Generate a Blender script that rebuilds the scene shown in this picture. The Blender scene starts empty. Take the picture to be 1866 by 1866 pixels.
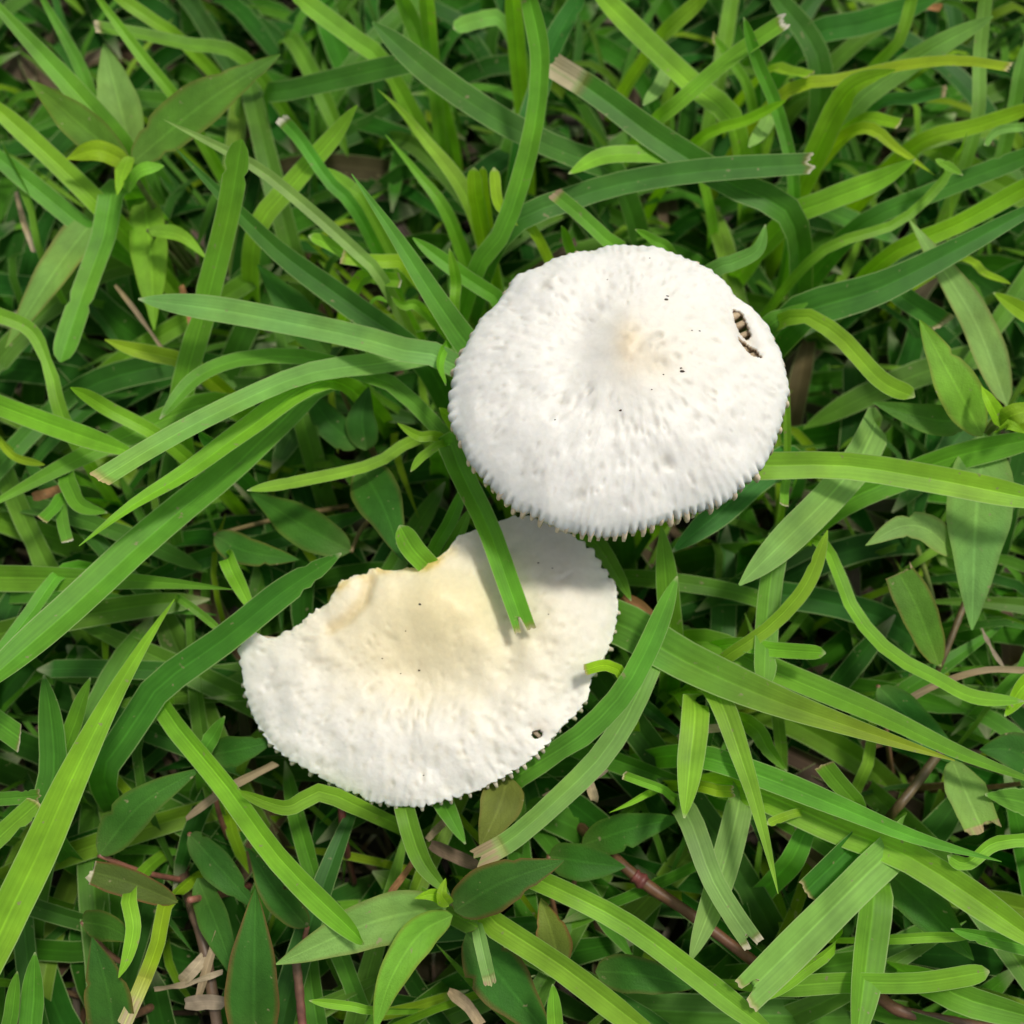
import bpy, math, random
import numpy as np
from mathutils import Vector, Matrix

# ------------------------------------------------------------------ camera, sky, sun
S = 0.01                      # builders work in centimetres
GZ = -2.6                     # the soil, below the sheath level that heights are counted from
TILT = math.radians(20.0)
FPX = 2001.0                  # focal length in pixels of the 1866 px square picture
AIM_Z, DIST = 4.5, 19.6
CAM = np.array([0.0, -DIST * math.sin(TILT), AIM_Z + DIST * math.cos(TILT)])

sc = bpy.context.scene
cd = bpy.data.cameras.new('camera')
cd.lens = 4.3
cd.sensor_width = 4.3 * 1866.0 / FPX
cd.clip_start = 0.005
cd.clip_end = 200.0
cd.dof.use_dof = True
cd.dof.focus_distance = 0.186
cd.dof.aperture_fstop = 1.9
cam = bpy.data.objects.new('camera', cd)
cam.location = CAM * S
cam.rotation_euler = (TILT, 0, 0)
sc.collection.objects.link(cam)
sc.camera = cam

SUN = Vector((0.32, 0.22, 1.0)).normalized()      # towards the sun
w = bpy.data.worlds.new('World')
sc.world = w
w.use_nodes = True
nt = w.node_tree
sky = nt.nodes.new('ShaderNodeTexSky')
sky.sky_type = 'NISHITA'
sky.sun_disc = False
sky.sun_elevation = math.asin(SUN.z)
sky.sun_rotation = math.atan2(SUN.x, SUN.y)
sky.dust_density = 2.5
sky.ozone_density = 0.6
bg = nt.nodes['Background']
bg.inputs['Strength'].default_value = 0.14
hz = nt.nodes.new('ShaderNodeHueSaturation')      # thin white haze over the whole sky
hz.inputs['Saturation'].default_value = 0.25
nt.links.new(sky.outputs[0], hz.inputs['Color'])
nt.links.new(hz.outputs[0], bg.inputs[0])
sl = bpy.data.lights.new('sun', 'SUN')
sl.energy = 2.95
sl.angle = math.radians(8.0)
sl.color = (1.0, 0.95, 0.86)
sun = bpy.data.objects.new('sun', sl)
sun.rotation_euler = SUN.to_track_quat('Z', 'Y').to_euler()
sun.location = (0.3, 0.9, 2.2)
sc.collection.objects.link(sun)

sc.view_settings.view_transform = 'Standard'
sc.view_settings.look = 'None'
sc.view_settings.exposure = 0.0
sc.view_settings.gamma = 1.0
sc.render.engine = 'CYCLES'
sc.cycles.use_denoising = True
sc.cycles.max_bounces = 10
sc.cycles.diffuse_bounces = 5
sc.cycles.transmission_bounces = 6
sc.cycles.sample_clamp_indirect = 6.0

rng = random.Random(11)
nrg = np.random.default_rng(5)
ct, st = math.cos(TILT), math.sin(TILT)


def ray(px, py):
    a, b = (px - 933.0) / FPX, -(py - 933.0) / FPX
    return np.array([a, b * ct + st, b * st - ct])


def at(px, py, h):
    """The point at height h (cm above the soil) seen at a pixel of the photograph."""
    d = ray(px, py)
    return CAM + d * ((h - CAM[2]) / d[2])


def depth(p):
    return float(np.dot(p - CAM, np.array([0, st, -ct])))


# ------------------------------------------------------------------ materials
def nodes(name):
    m = bpy.data.materials.new(name)
    m.use_nodes = True
    n = m.node_tree.nodes
    for x in list(n):
        n.remove(x)
    return m, n, m.node_tree.links


def leaf_material(name, veins, trans=0.45, rough=0.5, hairy=0.0, bump=0.15, margin=0.6, spec=0.2, side=0.0):
    m, n, l = nodes(name)
    out = n.new('ShaderNodeOutputMaterial')
    col = n.new('ShaderNodeAttribute'); col.attribute_name = 'Col'
    uv = n.new('ShaderNodeUVMap')
    mp = n.new('ShaderNodeMapping'); mp.inputs['Scale'].default_value = (veins, 0.25, 1)
    l.new(uv.outputs[0], mp.inputs[0])
    no = n.new('ShaderNodeTexNoise'); no.inputs['Scale'].default_value = 1.0
    no.inputs['Detail'].default_value = 2.0
    l.new(mp.outputs[0], no.inputs['Vector'])
    geo = n.new('ShaderNodeTexCoord')
    bl = n.new('ShaderNodeTexNoise'); bl.inputs['Scale'].default_value = 140.0
    bl.inputs['Detail'].default_value = 4.0
    l.new(geo.outputs['Object'], bl.inputs['Vector'])
    r1 = n.new('ShaderNodeMapRange'); r1.inputs[1].default_value = 0.3; r1.inputs[2].default_value = 0.7
    r1.inputs[3].default_value = 0.90; r1.inputs[4].default_value = 1.09
    l.new(no.outputs[0], r1.inputs[0])
    r2 = n.new('ShaderNodeMapRange'); r2.inputs[1].default_value = 0.3; r2.inputs[2].default_value = 0.7
    r2.inputs[3].default_value = 0.80; r2.inputs[4].default_value = 1.2
    l.new(bl.outputs[0], r2.inputs[0])
    mu = n.new('ShaderNodeMath'); mu.operation = 'MULTIPLY'
    l.new(r1.outputs[0], mu.inputs[0]); l.new(r2.outputs[0], mu.inputs[1])
    sx = n.new('ShaderNodeSeparateXYZ'); l.new(uv.outputs[0], sx.inputs[0])
    ab = n.new('ShaderNodeMath'); ab.operation = 'ABSOLUTE'; l.new(sx.outputs[0], ab.inputs[0])
    rb = n.new('ShaderNodeMapRange'); rb.inputs[1].default_value = 0.02; rb.inputs[2].default_value = 0.10   # pale midrib
    rb.inputs[3].default_value = 1.28; rb.inputs[4].default_value = 1.0
    l.new(ab.outputs[0], rb.inputs[0])
    m2_ = n.new('ShaderNodeMath'); m2_.operation = 'MULTIPLY'
    l.new(mu.outputs[0], m2_.inputs[0]); l.new(rb.outputs[0], m2_.inputs[1])
    m0 = n.new('ShaderNodeVectorMath'); m0.operation = 'SCALE'
    l.new(col.outputs['Color'], m0.inputs[0]); l.new(m2_.outputs[0], m0.inputs['Scale'])
    if side:
        k1 = n.new('ShaderNodeMath'); k1.operation = 'MULTIPLY_ADD'; k1.inputs[1].default_value = -0.55
        l.new(ab.outputs[0], k1.inputs[0]); l.new(sx.outputs[1], k1.inputs[2])
        k2 = n.new('ShaderNodeMath'); k2.operation = 'MULTIPLY'; k2.inputs[1].default_value = 3.1
        l.new(k1.outputs[0], k2.inputs[0])
        k3 = n.new('ShaderNodeMath'); k3.operation = 'PINGPONG'; k3.inputs[1].default_value = 0.5
        l.new(k2.outputs[0], k3.inputs[0])
        k4 = n.new('ShaderNodeMapRange'); k4.inputs[1].default_value = 0.0; k4.inputs[2].default_value = 0.12
        k4.inputs[3].default_value = 1 - side; k4.inputs[4].default_value = 1.0
        l.new(k3.outputs[0], k4.inputs[0])
        k5 = n.new('ShaderNodeMath'); k5.operation = 'MULTIPLY'
        l.new(m2_.outputs[0], k5.inputs[0]); l.new(k4.outputs[0], k5.inputs[1])
        l.new(k5.outputs[0], m0.inputs['Scale'])
    pn = n.new('ShaderNodeTexNoise'); pn.inputs['Scale'].default_value = 55.0; pn.inputs['Detail'].default_value = 3.0
    l.new(geo.outputs['Object'], pn.inputs['Vector'])
    pr_ = n.new('ShaderNodeMapRange'); pr_.inputs[1].default_value = 0.48; pr_.inputs[2].default_value = 0.72
    pr_.inputs[3].default_value = 0.0; pr_.inputs[4].default_value = 0.45
    l.new(pn.outputs[0], pr_.inputs[0])
    ph_ = n.new('ShaderNodeMix'); ph_.data_type = 'RGBA'; ph_.blend_type = 'MULTIPLY'      # patches that have gone yellower
    l.new(pr_.outputs[0], ph_.inputs[0]); l.new(m0.outputs[0], ph_.inputs[6]); ph_.inputs[7].default_value = (1.28, 1.1, 0.7, 1)
    sn = n.new('ShaderNodeTexNoise'); sn.inputs['Scale'].default_value = 620.0; sn.inputs['Detail'].default_value = 2.0
    l.new(geo.outputs['Object'], sn.inputs['Vector'])
    sr = n.new('ShaderNodeMapRange'); sr.inputs[1].default_value = 0.70; sr.inputs[2].default_value = 0.76
    sr.inputs[3].default_value = 0.0; sr.inputs[4].default_value = 0.75
    l.new(sn.outputs[0], sr.inputs[0])
    sp = n.new('ShaderNodeMix'); sp.data_type = 'RGBA'                                      # small scars
    l.new(sr.outputs[0], sp.inputs[0]); l.new(ph_.outputs[2], sp.inputs[6]); sp.inputs[7].default_value = (0.30, 0.27, 0.14, 1)
    mg = n.new('ShaderNodeMapRange'); mg.inputs[1].default_value = 0.92; mg.inputs[2].default_value = 0.97   # thin pale margin
    mg.inputs[3].default_value = 0.0; mg.inputs[4].default_value = margin
    l.new(ab.outputs[0], mg.inputs[0])
    mc_ = n.new('ShaderNodeMix'); mc_.data_type = 'RGBA'
    l.new(mg.outputs[0], mc_.inputs[0]); l.new(sp.outputs[2], mc_.inputs[6]); mc_.inputs[7].default_value = (0.38, 0.50, 0.20, 1)
    mc = n.new('ShaderNodeVectorMath'); mc.operation = 'ADD'; mc.inputs[1].default_value = (0, 0, 0)
    l.new(mc_.outputs[2], mc.inputs[0])
    bp = n.new('ShaderNodeBump'); bp.inputs['Strength'].default_value = bump
    bp.inputs['Distance'].default_value = 0.0003
    l.new(no.outputs[0], bp.inputs['Height'])
    nrm = bp
    if hairy:
        hn = n.new('ShaderNodeTexNoise'); hn.inputs['Scale'].default_value = 2600.0
        l.new(geo.outputs['Object'], hn.inputs['Vector'])
        b2 = n.new('ShaderNodeBump'); b2.inputs['Strength'].default_value = hairy
        b2.inputs['Distance'].default_value = 0.0002
        l.new(hn.outputs[0], b2.inputs['Height']); l.new(bp.outputs[0], b2.inputs['Normal'])
        nrm = b2
    pr = n.new('ShaderNodeBsdfPrincipled')
    pr.inputs['Roughness'].default_value = rough
    pr.inputs['Specular IOR Level'].default_value = spec
    l.new(mc.outputs[0], pr.inputs['Base Color']); l.new(nrm.outputs[0], pr.inputs['Normal'])
    tc = n.new('ShaderNodeVectorMath'); tc.operation = 'MULTIPLY'
    tc.inputs[1].default_value = (1.25, 1.42, 0.3)
    l.new(mc.outputs[0], tc.inputs[0])
    tr = n.new('ShaderNodeBsdfTranslucent')
    l.new(tc.outputs[0], tr.inputs['Color']); l.new(nrm.outputs[0], tr.inputs['Normal'])
    mx = n.new('ShaderNodeMixShader'); mx.inputs[0].default_value = trans
    l.new(pr.outputs[0], mx.inputs[1]); l.new(tr.outputs[0], mx.inputs[2])
    l.new(mx.outputs[0], out.inputs['Surface'])
    return m


def solid_material(name, rough=0.8, sss=0.0, noise_scale=900.0, bump=0.2, dist=0.0003, var=0.12, spec=0.25, radius=(1, 0.75, 0.5)):
    """Pigment from the 'Col' attribute, broken up by noise, with fine relief."""
    m, n, l = nodes(name)
    out = n.new('ShaderNodeOutputMaterial')
    col = n.new('ShaderNodeAttribute'); col.attribute_name = 'Col'
    tc = n.new('ShaderNodeTexCoord')
    no = n.new('ShaderNodeTexNoise'); no.inputs['Scale'].default_value = noise_scale
    no.inputs['Detail'].default_value = 5.0; no.inputs['Roughness'].default_value = 0.6
    l.new(tc.outputs['Object'], no.inputs['Vector'])
    r = n.new('ShaderNodeMapRange'); r.inputs[1].default_value = 0.3; r.inputs[2].default_value = 0.7
    r.inputs[3].default_value = 1 - var; r.inputs[4].default_value = 1 + var * 0.6
    l.new(no.outputs[0], r.inputs[0])
    mc = n.new('ShaderNodeVectorMath'); mc.operation = 'SCALE'
    l.new(col.outputs['Color'], mc.inputs[0]); l.new(r.outputs[0], mc.inputs['Scale'])
    bp = n.new('ShaderNodeBump'); bp.inputs['Strength'].default_value = bump
    bp.inputs['Distance'].default_value = dist
    l.new(no.outputs[0], bp.inputs['Height'])
    pr = n.new('ShaderNodeBsdfPrincipled')
    pr.inputs['Roughness'].default_value = rough
    pr.inputs['Specular IOR Level'].default_value = spec
    if sss:
        pr.inputs['Subsurface Weight'].default_value = sss
        pr.inputs['Subsurface Radius'].default_value = radius
        pr.inputs['Subsurface Scale'].default_value = 0.0022
    l.new(mc.outputs[0], pr.inputs['Base Color']); l.new(bp.outputs[0], pr.inputs['Normal'])
    l.new(pr.outputs[0], out.inputs['Surface'])
    return m


def soil_material():
    m, n, l = nodes('soil')
    out = n.new('ShaderNodeOutputMaterial')
    tc = n.new('ShaderNodeTexCoord')
    no = n.new('ShaderNodeTexNoise'); no.inputs['Scale'].default_value = 220.0
    no.inputs['Detail'].default_value = 8.0
    l.new(tc.outputs['Object'], no.inputs['Vector'])
    cr = n.new('ShaderNodeValToRGB')
    e = cr.color_ramp.elements
    e[0].position = 0.32; e[0].color = (0.012, 0.009, 0.006, 1)
    e[1].position = 0.72; e[1].color = (0.045, 0.033, 0.02, 1)
    l.new(no.outputs[0], cr.inputs[0])
    bp = n.new('ShaderNodeBump'); bp.inputs['Strength'].default_value = 0.9
    bp.inputs['Distance'].default_value = 0.002
    l.new(no.outputs[0], bp.inputs['Height'])
    pr = n.new('ShaderNodeBsdfPrincipled'); pr.inputs['Roughness'].default_value = 0.95
    l.new(cr.outputs[0], pr.inputs['Base Color']); l.new(bp.outputs[0], pr.inputs['Normal'])
    l.new(pr.outputs[0], out.inputs['Surface'])
    return m


M_GRASS = leaf_material('grass_leaf', 7.0)
M_MAT = leaf_material('mat_leaf', 7.0, spec=0.07, rough=0.6)
M_WEED = leaf_material('weed_leaf', 2.2, trans=0.36, rough=0.55, hairy=0.5, bump=0.2, margin=0.0, spec=0.14, side=0.07)
M_DRY = leaf_material('dry_leaf', 6.0, trans=0.2, rough=0.75, bump=0.6, margin=0.0)
M_STEM = solid_material('plant_stem', rough=0.5, noise_scale=500, var=0.35, spec=0.4)
M_CAP = solid_material('mushroom_flesh', rough=0.5, sss=0.6, noise_scale=900, bump=0.25, dist=0.0003, var=0.05, spec=0.35)
M_GILL = solid_material('mushroom_gill', rough=0.8, sss=0.15, noise_scale=1500, bump=0.2, var=0.18)
M_SPECK = solid_material('speck', rough=0.9)
M_SOIL = soil_material()

PAL = {   # leaf colours (linear): some tint, mostly sun and shade painted in
    'b': (0.205, 0.425, 0.032),
    'g': (0.125, 0.325, 0.030),
    'd': (0.058, 0.195, 0.024),
    'p': (0.200, 0.385, 0.085),
    'y': (0.245, 0.440, 0.018),
    'o': (0.150, 0.190, 0.035),
    'r': (0.105, 0.150, 0.030),
}
DRY = [(0.42, 0.36, 0.22), (0.52, 0.47, 0.33), (0.32, 0.25, 0.14), (0.60, 0.57, 0.45)]


# ------------------------------------------------------------------ mesh helpers
def mesh_obj(name, V, F, C=None, UV=None, mat=None, parent=None, smooth=True, keel=0):
    V = np.asarray(V, float)
    me = bpy.data.meshes.new(name)
    me.from_pydata((V * S).tolist(), [], F)
    if C is not None:
        a = me.color_attributes.new('Col', 'FLOAT_COLOR', 'POINT')
        C = np.asarray(C, float)
        buf = np.ones((len(V), 4)); buf[:, :3] = C
        a.data.foreach_set('color', buf.ravel())
    if UV is not None:
        u = me.uv_layers.new(name='UVMap')
        li = np.empty(len(me.loops), dtype=np.int32)
        me.loops.foreach_get('vertex_index', li)
        u.data.foreach_set('uv', np.asarray(UV, float)[li].ravel())
    if smooth:
        me.polygons.foreach_set('use_smooth', [True] * len(me.polygons))
    if mat:
        me.materials.append(mat)
    me.update()
    if keel:                                   # crease along the middle column of a leaf grid
        ev = np.empty(len(me.edges) * 2, dtype=np.int32)
        me.edges.foreach_get('vertices', ev)
        ev = ev.reshape(-1, 2)
        sh = ((ev % keel) == keel // 2).all(axis=1)
        me.attributes.new('sharp_edge', 'BOOLEAN', 'EDGE').data.foreach_set('value', sh)
    o = bpy.data.objects.new(name, me)
    sc.collection.objects.link(o)
    if parent is not None:
        o.parent = parent
        if parent.type == 'EMPTY':
            o.matrix_parent_inverse = Matrix.Translation(-parent.location)
    return o


def tag(o, label=None, cat=None, group=None, kind=None):
    if label: o['label'] = label
    if cat: o['category'] = cat
    if group: o['group'] = group
    if kind: o['kind'] = kind
    return o


def spline(P, n):
    """Catmull-Rom through P, resampled evenly to n points."""
    P = np.asarray(P, float)
    Q = np.vstack([2 * P[0] - P[1], P, 2 * P[-1] - P[-2]])
    out = []
    for i in range(1, len(Q) - 2):
        for t in np.linspace(0, 1, 14, endpoint=False):
            a, b, c, d = Q[i - 1], Q[i], Q[i + 1], Q[i + 2]
            out.append(0.5 * ((2 * b) + (c - a) * t + (2 * a - 5 * b + 4 * c - d) * t * t + (3 * b - a - 3 * c + d) * t ** 3))
    out.append(P[-1])
    out = np.array(out)
    L = np.concatenate([[0], np.cumsum(np.linalg.norm(np.diff(out, axis=0), axis=1))])
    s = np.linspace(0, L[-1], n)
    return np.stack([np.interp(s, L, out[:, k]) for k in range(3)], 1), L[-1]


def frames(C, roll0=0.0, roll1=0.0):
    T = np.gradient(C, axis=0)
    T /= np.linalg.norm(T, axis=1)[:, None] + 1e-9
    N0 = np.array([0, -0.3, 1.0]); N0 /= np.linalg.norm(N0)
    W = np.cross(T, N0)
    ln = np.linalg.norm(W, axis=1)
    for i in range(len(W)):
        if ln[i] < 0.15 and i:
            W[i] = W[i - 1]
    W /= np.linalg.norm(W, axis=1)[:, None] + 1e-9
    for _ in range(2):
        W[1:-1] = (W[:-2] + 2 * W[1:-1] + W[2:]) / 4
    W -= T * np.sum(W * T, axis=1)[:, None]
    W /= np.linalg.norm(W, axis=1)[:, None] + 1e-9
    N = np.cross(W, T)
    a = np.radians(np.linspace(roll0, roll1, len(C)))[:, None]
    return T, W * np.cos(a) + N * np.sin(a), N * np.cos(a) - W * np.sin(a)


def profile(v, tip, L=8.0, wcm=0.5):
    base = 0.6 + 0.4 * np.clip(v / 0.22, 0, 1) ** 0.7
    if tip == 'p':
        t = min(0.6, 9.0 * wcm / L); x = np.clip((v - 1 + t) / t, 0, 1); return base * (1 - x ** 1.7 * 0.97)
    if tip == 'm':
        t = min(0.4, 3.3 * wcm / L); x = np.clip((v - 1 + t) / t, 0, 1); return base * np.maximum((1 - x ** 2.4) ** 0.8, 0.07)
    if tip == 'r':
        t = min(0.3, 1.1 * wcm / L); x = np.clip((v - 1 + t) / t, 0, 1); return base * np.maximum(np.sqrt(np.clip(1 - x ** 2.3, 0, 1)), 0.10)
    if tip == 'l':   # lanceolate weed leaf
        return np.maximum(np.sin(np.pi * np.clip(v, 0, 1) ** 0.75) ** 0.8 * (1 - 0.25 * v), 0.02) * 1.08
    if tip == 'k':   # weed leaf whose end is gone
        return np.sin(np.pi * np.clip(v * 0.66, 0, 1) ** 0.75) ** 0.8
    return base * (1 - 0.12 * np.clip((v - 0.5) / 0.5, 0, 1))


def ribbon(C, v, L, wcm, tip, col, fold=0.3, roll0=0, roll1=0, cols=7, red=0.0, ytip=0.0, wave=0.0, r=rng, dry=None):
    """Grid of one leaf: vertices, faces, colours, uv, first row of the dry end."""
    n = len(C)
    T, W, N = frames(C, roll0, roll1)
    u = np.linspace(-1, 1, cols)
    hw = 0.5 * wcm * profile(v, tip, L, wcm)
    ph = r.uniform(0, 6.28)
    hw = hw * (1 + 0.035 * np.sin(v * 9 + ph) + 0.02 * np.sin(v * 23 + 2 * ph))
    f = fold * (1 - 0.25 * v)
    HW = hw[:, None] * np.ones(cols)[None, :]
    if cols >= 7 and r.random() < 0.45:
        for _ in range(r.randint(1, 3)):
            q = r.randint(4, n - 4); k = r.uniform(0.72, 0.92)
            HW[q, (cols // 2 + 1 if r.random() < 0.5 else 0):(cols if r.random() < 0.5 else cols // 2)] *= k
    X = C[:, None, :] + W[:, None, :] * (u[None, :] * HW)[:, :, None]
    up = np.abs(u)
    X = X + N[:, None, :] * (f[:, None, None] * hw[:, None, None] * up[None, :, None])
    if wave:
        wv = wave * np.sin(v * r.uniform(9, 15) + ph)[:, None] * (np.abs(u) ** 2)[None, :] * np.where(u > 0, 1, -0.8)[None, :]
        X = X + N[:, None, :] * wv[:, :, None]
    ragged = tip in 'ctsk'
    if ragged:
        amp = {'c': 0.06, 't': 0.24, 's': 0.07, 'k': 0.2}[tip] * wcm
        j = np.array([r.uniform(-1, 0.6) for _ in u]) * amp
        if tip == 's':
            j = j - np.where(np.abs(u - 0.1) < 0.2, 0.55 * wcm, 0)
        if tip == 'c':
            j = j + u * r.uniform(-0.25, 0.25) * wcm
        for back, k in ((1, 1.0), (2, 0.75), (3, 0.4)):
            X[-back] += T[-back] * (j * k)[:, None]
    base = np.array(PAL[col] if isinstance(col, str) else col) * 1.04
    base = base * np.array([r.uniform(0.86, 1.16), r.uniform(0.92, 1.08), r.uniform(0.8, 1.25)])
    CC = np.ones((n, cols, 3)) * base
    g = np.clip(1 - v / 0.3, 0, 1)[:, None, None]
    CC = CC * (1 - 0.25 * g) + np.array([0.20, 0.27, 0.08]) * 0.25 * g      # paler towards the sheath
    if red:
        e2 = np.clip((np.abs(u) - 0.8) / 0.2, 0, 1)[None, :, None] * red
        CC = CC * (1 - e2) + np.array([0.20, 0.07, 0.035]) * e2
    if ytip:
        y = (np.clip((v - 0.55) / 0.4, 0, 1) ** 1.3 * ytip)[:, None, None]
        CC = CC * (1 - y) + np.array([0.36, 0.40, 0.02]) * y
    row = n - 1
    if ragged or dry:
        dl = (dry if dry > 0.5 else dry * 0.55) if dry else r.uniform(0.05, 0.1)          # cm of dry end
        row = min(n - 2, max(2, int(np.searchsorted(v, 1 - dl / L))))
        green = CC[row].copy()
        CC[row + 1:] = np.array(r.choice(DRY)) * r.uniform(0.8, 1.1)
        if n - row > 3:
            CC[row + 1] = CC[row + 1] * 0.5 + green * 0.5
            for q in range(cols):
                if r.random() < 0.4: CC[row + 2:, q] = CC[row + 2:, q] * 0.6 + green[q] * 0.4
        CC[row] = CC[row] * 0.55 + np.array([0.24, 0.14, 0.07]) * 0.45
    elif tip in 'mr' and r.random() < 0.7:
        CC[-1] = CC[-1] * 0.3 + np.array([0.5, 0.5, 0.33]) * 0.7
    UV = np.stack([np.broadcast_to(u[None, :], (n, cols)), np.broadcast_to((v * L)[:, None], (n, cols))], 2)
    F = [(i * cols + k, i * cols + k + 1, (i + 1) * cols + k + 1, (i + 1) * cols + k) for i in range(n - 1) for k in range(cols - 1)]
    return X.reshape(-1, 3), F, CC.reshape(-1, 3), UV.reshape(-1, 2), row, ragged or bool(dry)


def path3(pts, h0, h1, arch=0.0, root=True):
    P = []
    k = len(pts)
    for i, (x, y) in enumerate(pts):
        s = i / (k - 1)
        P.append(at(x, y, h0 + (h1 - h0) * s + arch * math.sin(math.pi * s)))
    if root:
        d = P[0] - P[1]; d[2] = 0
        d /= np.linalg.norm(d) + 1e-9
        hg = h0 - GZ
        q = P[0] + d * 0.16 * hg
        q[2] = h0 - 0.5 * hg
        e = P[0] + d * 0.22 * hg
        e[2] = GZ - 0.05
        P = [e, q] + P
    return P


def leaf_obj(name, pts, h, wpx, tip, col, mat, parent=None, cols=7, root=True, n=30, **kw):
    arch = kw.pop('arch', 0.0)
    h0, h1 = h
    P = path3(pts, h0, h1, arch, root)
    C, L = spline(P, n)
    dm = np.mean([depth(p) for p in P[2 if root else 0:]])
    vv = np.linspace(0, 1, n)
    if tip in 'mr':
        vv = np.concatenate([np.linspace(0, 0.84, n - 12), np.linspace(0.86, 1, 12)])
        C2, _ = spline(P, 300)
        C = np.stack([np.interp(vv, np.linspace(0, 1, 300), C2[:, k]) for k in range(3)], 1)
    if tip in 'ctsk':
        cols = 11
        vv = np.concatenate([np.linspace(0, 0.92, n - 9), np.linspace(0.935, 1, 9)])   # finer rows at the ragged end
        C2, _ = spline(P, 300)
        C = np.stack([np.interp(vv, np.linspace(0, 1, 300), C2[:, k]) for k in range(3)], 1)
    V, F, CC, UV, row, rg = ribbon(C, vv, L, wpx * dm / FPX, tip, col, cols=cols, **kw)
    if not rg:
        return mesh_obj(name, V, F, CC, UV, mat, parent, keel=cols if mat is M_GRASS else 0)
    nf = row * (cols - 1)
    o = mesh_obj(name, V[:(row + 1) * cols], F[:nf], CC[:(row + 1) * cols], UV[:(row + 1) * cols], mat, parent, keel=cols if mat is M_GRASS else 0)
    off = row * cols
    mesh_obj('dry_tip', V[off:], [tuple(q - off for q in f) for f in F[nf:]], CC[off:], UV[off:], M_DRY, o)
    return o


def tube(name, P, r0, r1, col, mat, parent=None, n=14, sides=8, wob=0.0, col2=None):
    C, L = spline(P, n)
    T, W, N = frames(C)
    rr = np.linspace(r0, r1, n)
    V, CC = [], []
    for i in range(n):
        k = 1 + wob * math.sin(i * 1.7) * 0.5 + wob * rng.uniform(-0.5, 0.5)
        for s in range(sides):
            a = 2 * math.pi * s / sides
            V.append(C[i] + (W[i] * math.cos(a) + N[i] * math.sin(a)) * rr[i] * k)
            c = np.array(col) if col2 is None else np.array(col) * (1 - i / (n - 1)) + np.array(col2) * i / (n - 1)
            CC.append(c * rng.uniform(0.85, 1.15))
    F = [(i * sides + s, i * sides + (s + 1) % sides, (i + 1) * sides + (s + 1) % sides, (i + 1) * sides + s) for i in range(n - 1) for s in range(sides)]
    F += [tuple(range(sides - 1, -1, -1)), tuple((n - 1) * sides + s for s in range(sides))]
    return mesh_obj(name, V, F, CC, None, mat, parent)


#@@GROUND
# ------------------------------------------------------------------ ground
gn = 60
xs = np.concatenate([[-3000, -600, -120], np.linspace(-40, 40, gn), [120, 600, 3000]])
GV, GF = [], []
for j, y in enumerate(xs):
    for i, x in enumerate(xs):
        z = 0.0
        if abs(x) < 40 and abs(y) < 40:
            z = 0.12 * math.sin(x * 0.9 + 1.3 * math.sin(y * 0.5)) + 0.1 * math.sin(y * 1.1 + x * 0.4) - 0.1
        GV.append((x, y, z + GZ))
m_ = len(xs)
for j in range(m_ - 1):
    for i in range(m_ - 1):
        GF.append((j * m_ + i, j * m_ + i + 1, (j + 1) * m_ + i + 1, (j + 1) * m_ + i))
tag(mesh_obj('ground', GV, GF, None, None, M_SOIL), 'dark brown soil and thatch under the lawn', 'ground', kind='structure')

#@@CAPS
# ------------------------------------------------------------------ mushrooms
def outline_radius(pts, c, th):
    p = np.array(pts, float) - np.array(c)
    a = np.arctan2(-p[:, 1], p[:, 0])
    r = np.hypot(p[:, 0], p[:, 1])
    k = np.argsort(a)
    a, r = a[k], r[k]
    a = np.concatenate([a - 2 * np.pi, a, a + 2 * np.pi]); r = np.concatenate([r, r, r])
    return np.interp(th, a, r)


_tab = np.random.default_rng(9).random((256, 256))


def vnoise(x, y, oct_=2):
    """Smooth value noise, about -1 to 1."""
    out = np.zeros(np.shape(x)); a = 1.0
    for o in range(oct_):
        xi, yi = np.floor(x).astype(int), np.floor(y).astype(int)
        fx, fy = x - xi, y - yi
        fx, fy = fx * fx * (3 - 2 * fx), fy * fy * (3 - 2 * fy)
        g = lambda i, j: _tab[(xi + i) % 256, (yi + j) % 256]
        out += a * ((g(0, 0) * (1 - fx) + g(1, 0) * fx) * (1 - fy) + (g(0, 1) * (1 - fx) + g(1, 1) * fx) * fy - 0.5) * 2
        x, y, a = x * 2.03 + 17, y * 2.03 + 31, a * 0.5
    return out


def tooth_phase(th, n):
    return n * th + 1.6 * np.sin(7 * th) + 1.2 * np.sin(3 * th + 1)


def in_poly(x, y, poly):
    c = np.zeros(np.shape(x), bool)
    n = len(poly)
    for i in range(n):
        x0, y0 = poly[i]; x1, y1 = poly[(i + 1) % n]
        if y0 == y1:
            continue
        t = ((y0 > y) != (y1 > y)) & (x < (x1 - x0) * (y - y0) / (y1 - y0) + x0)
        c ^= t
    return c


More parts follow.
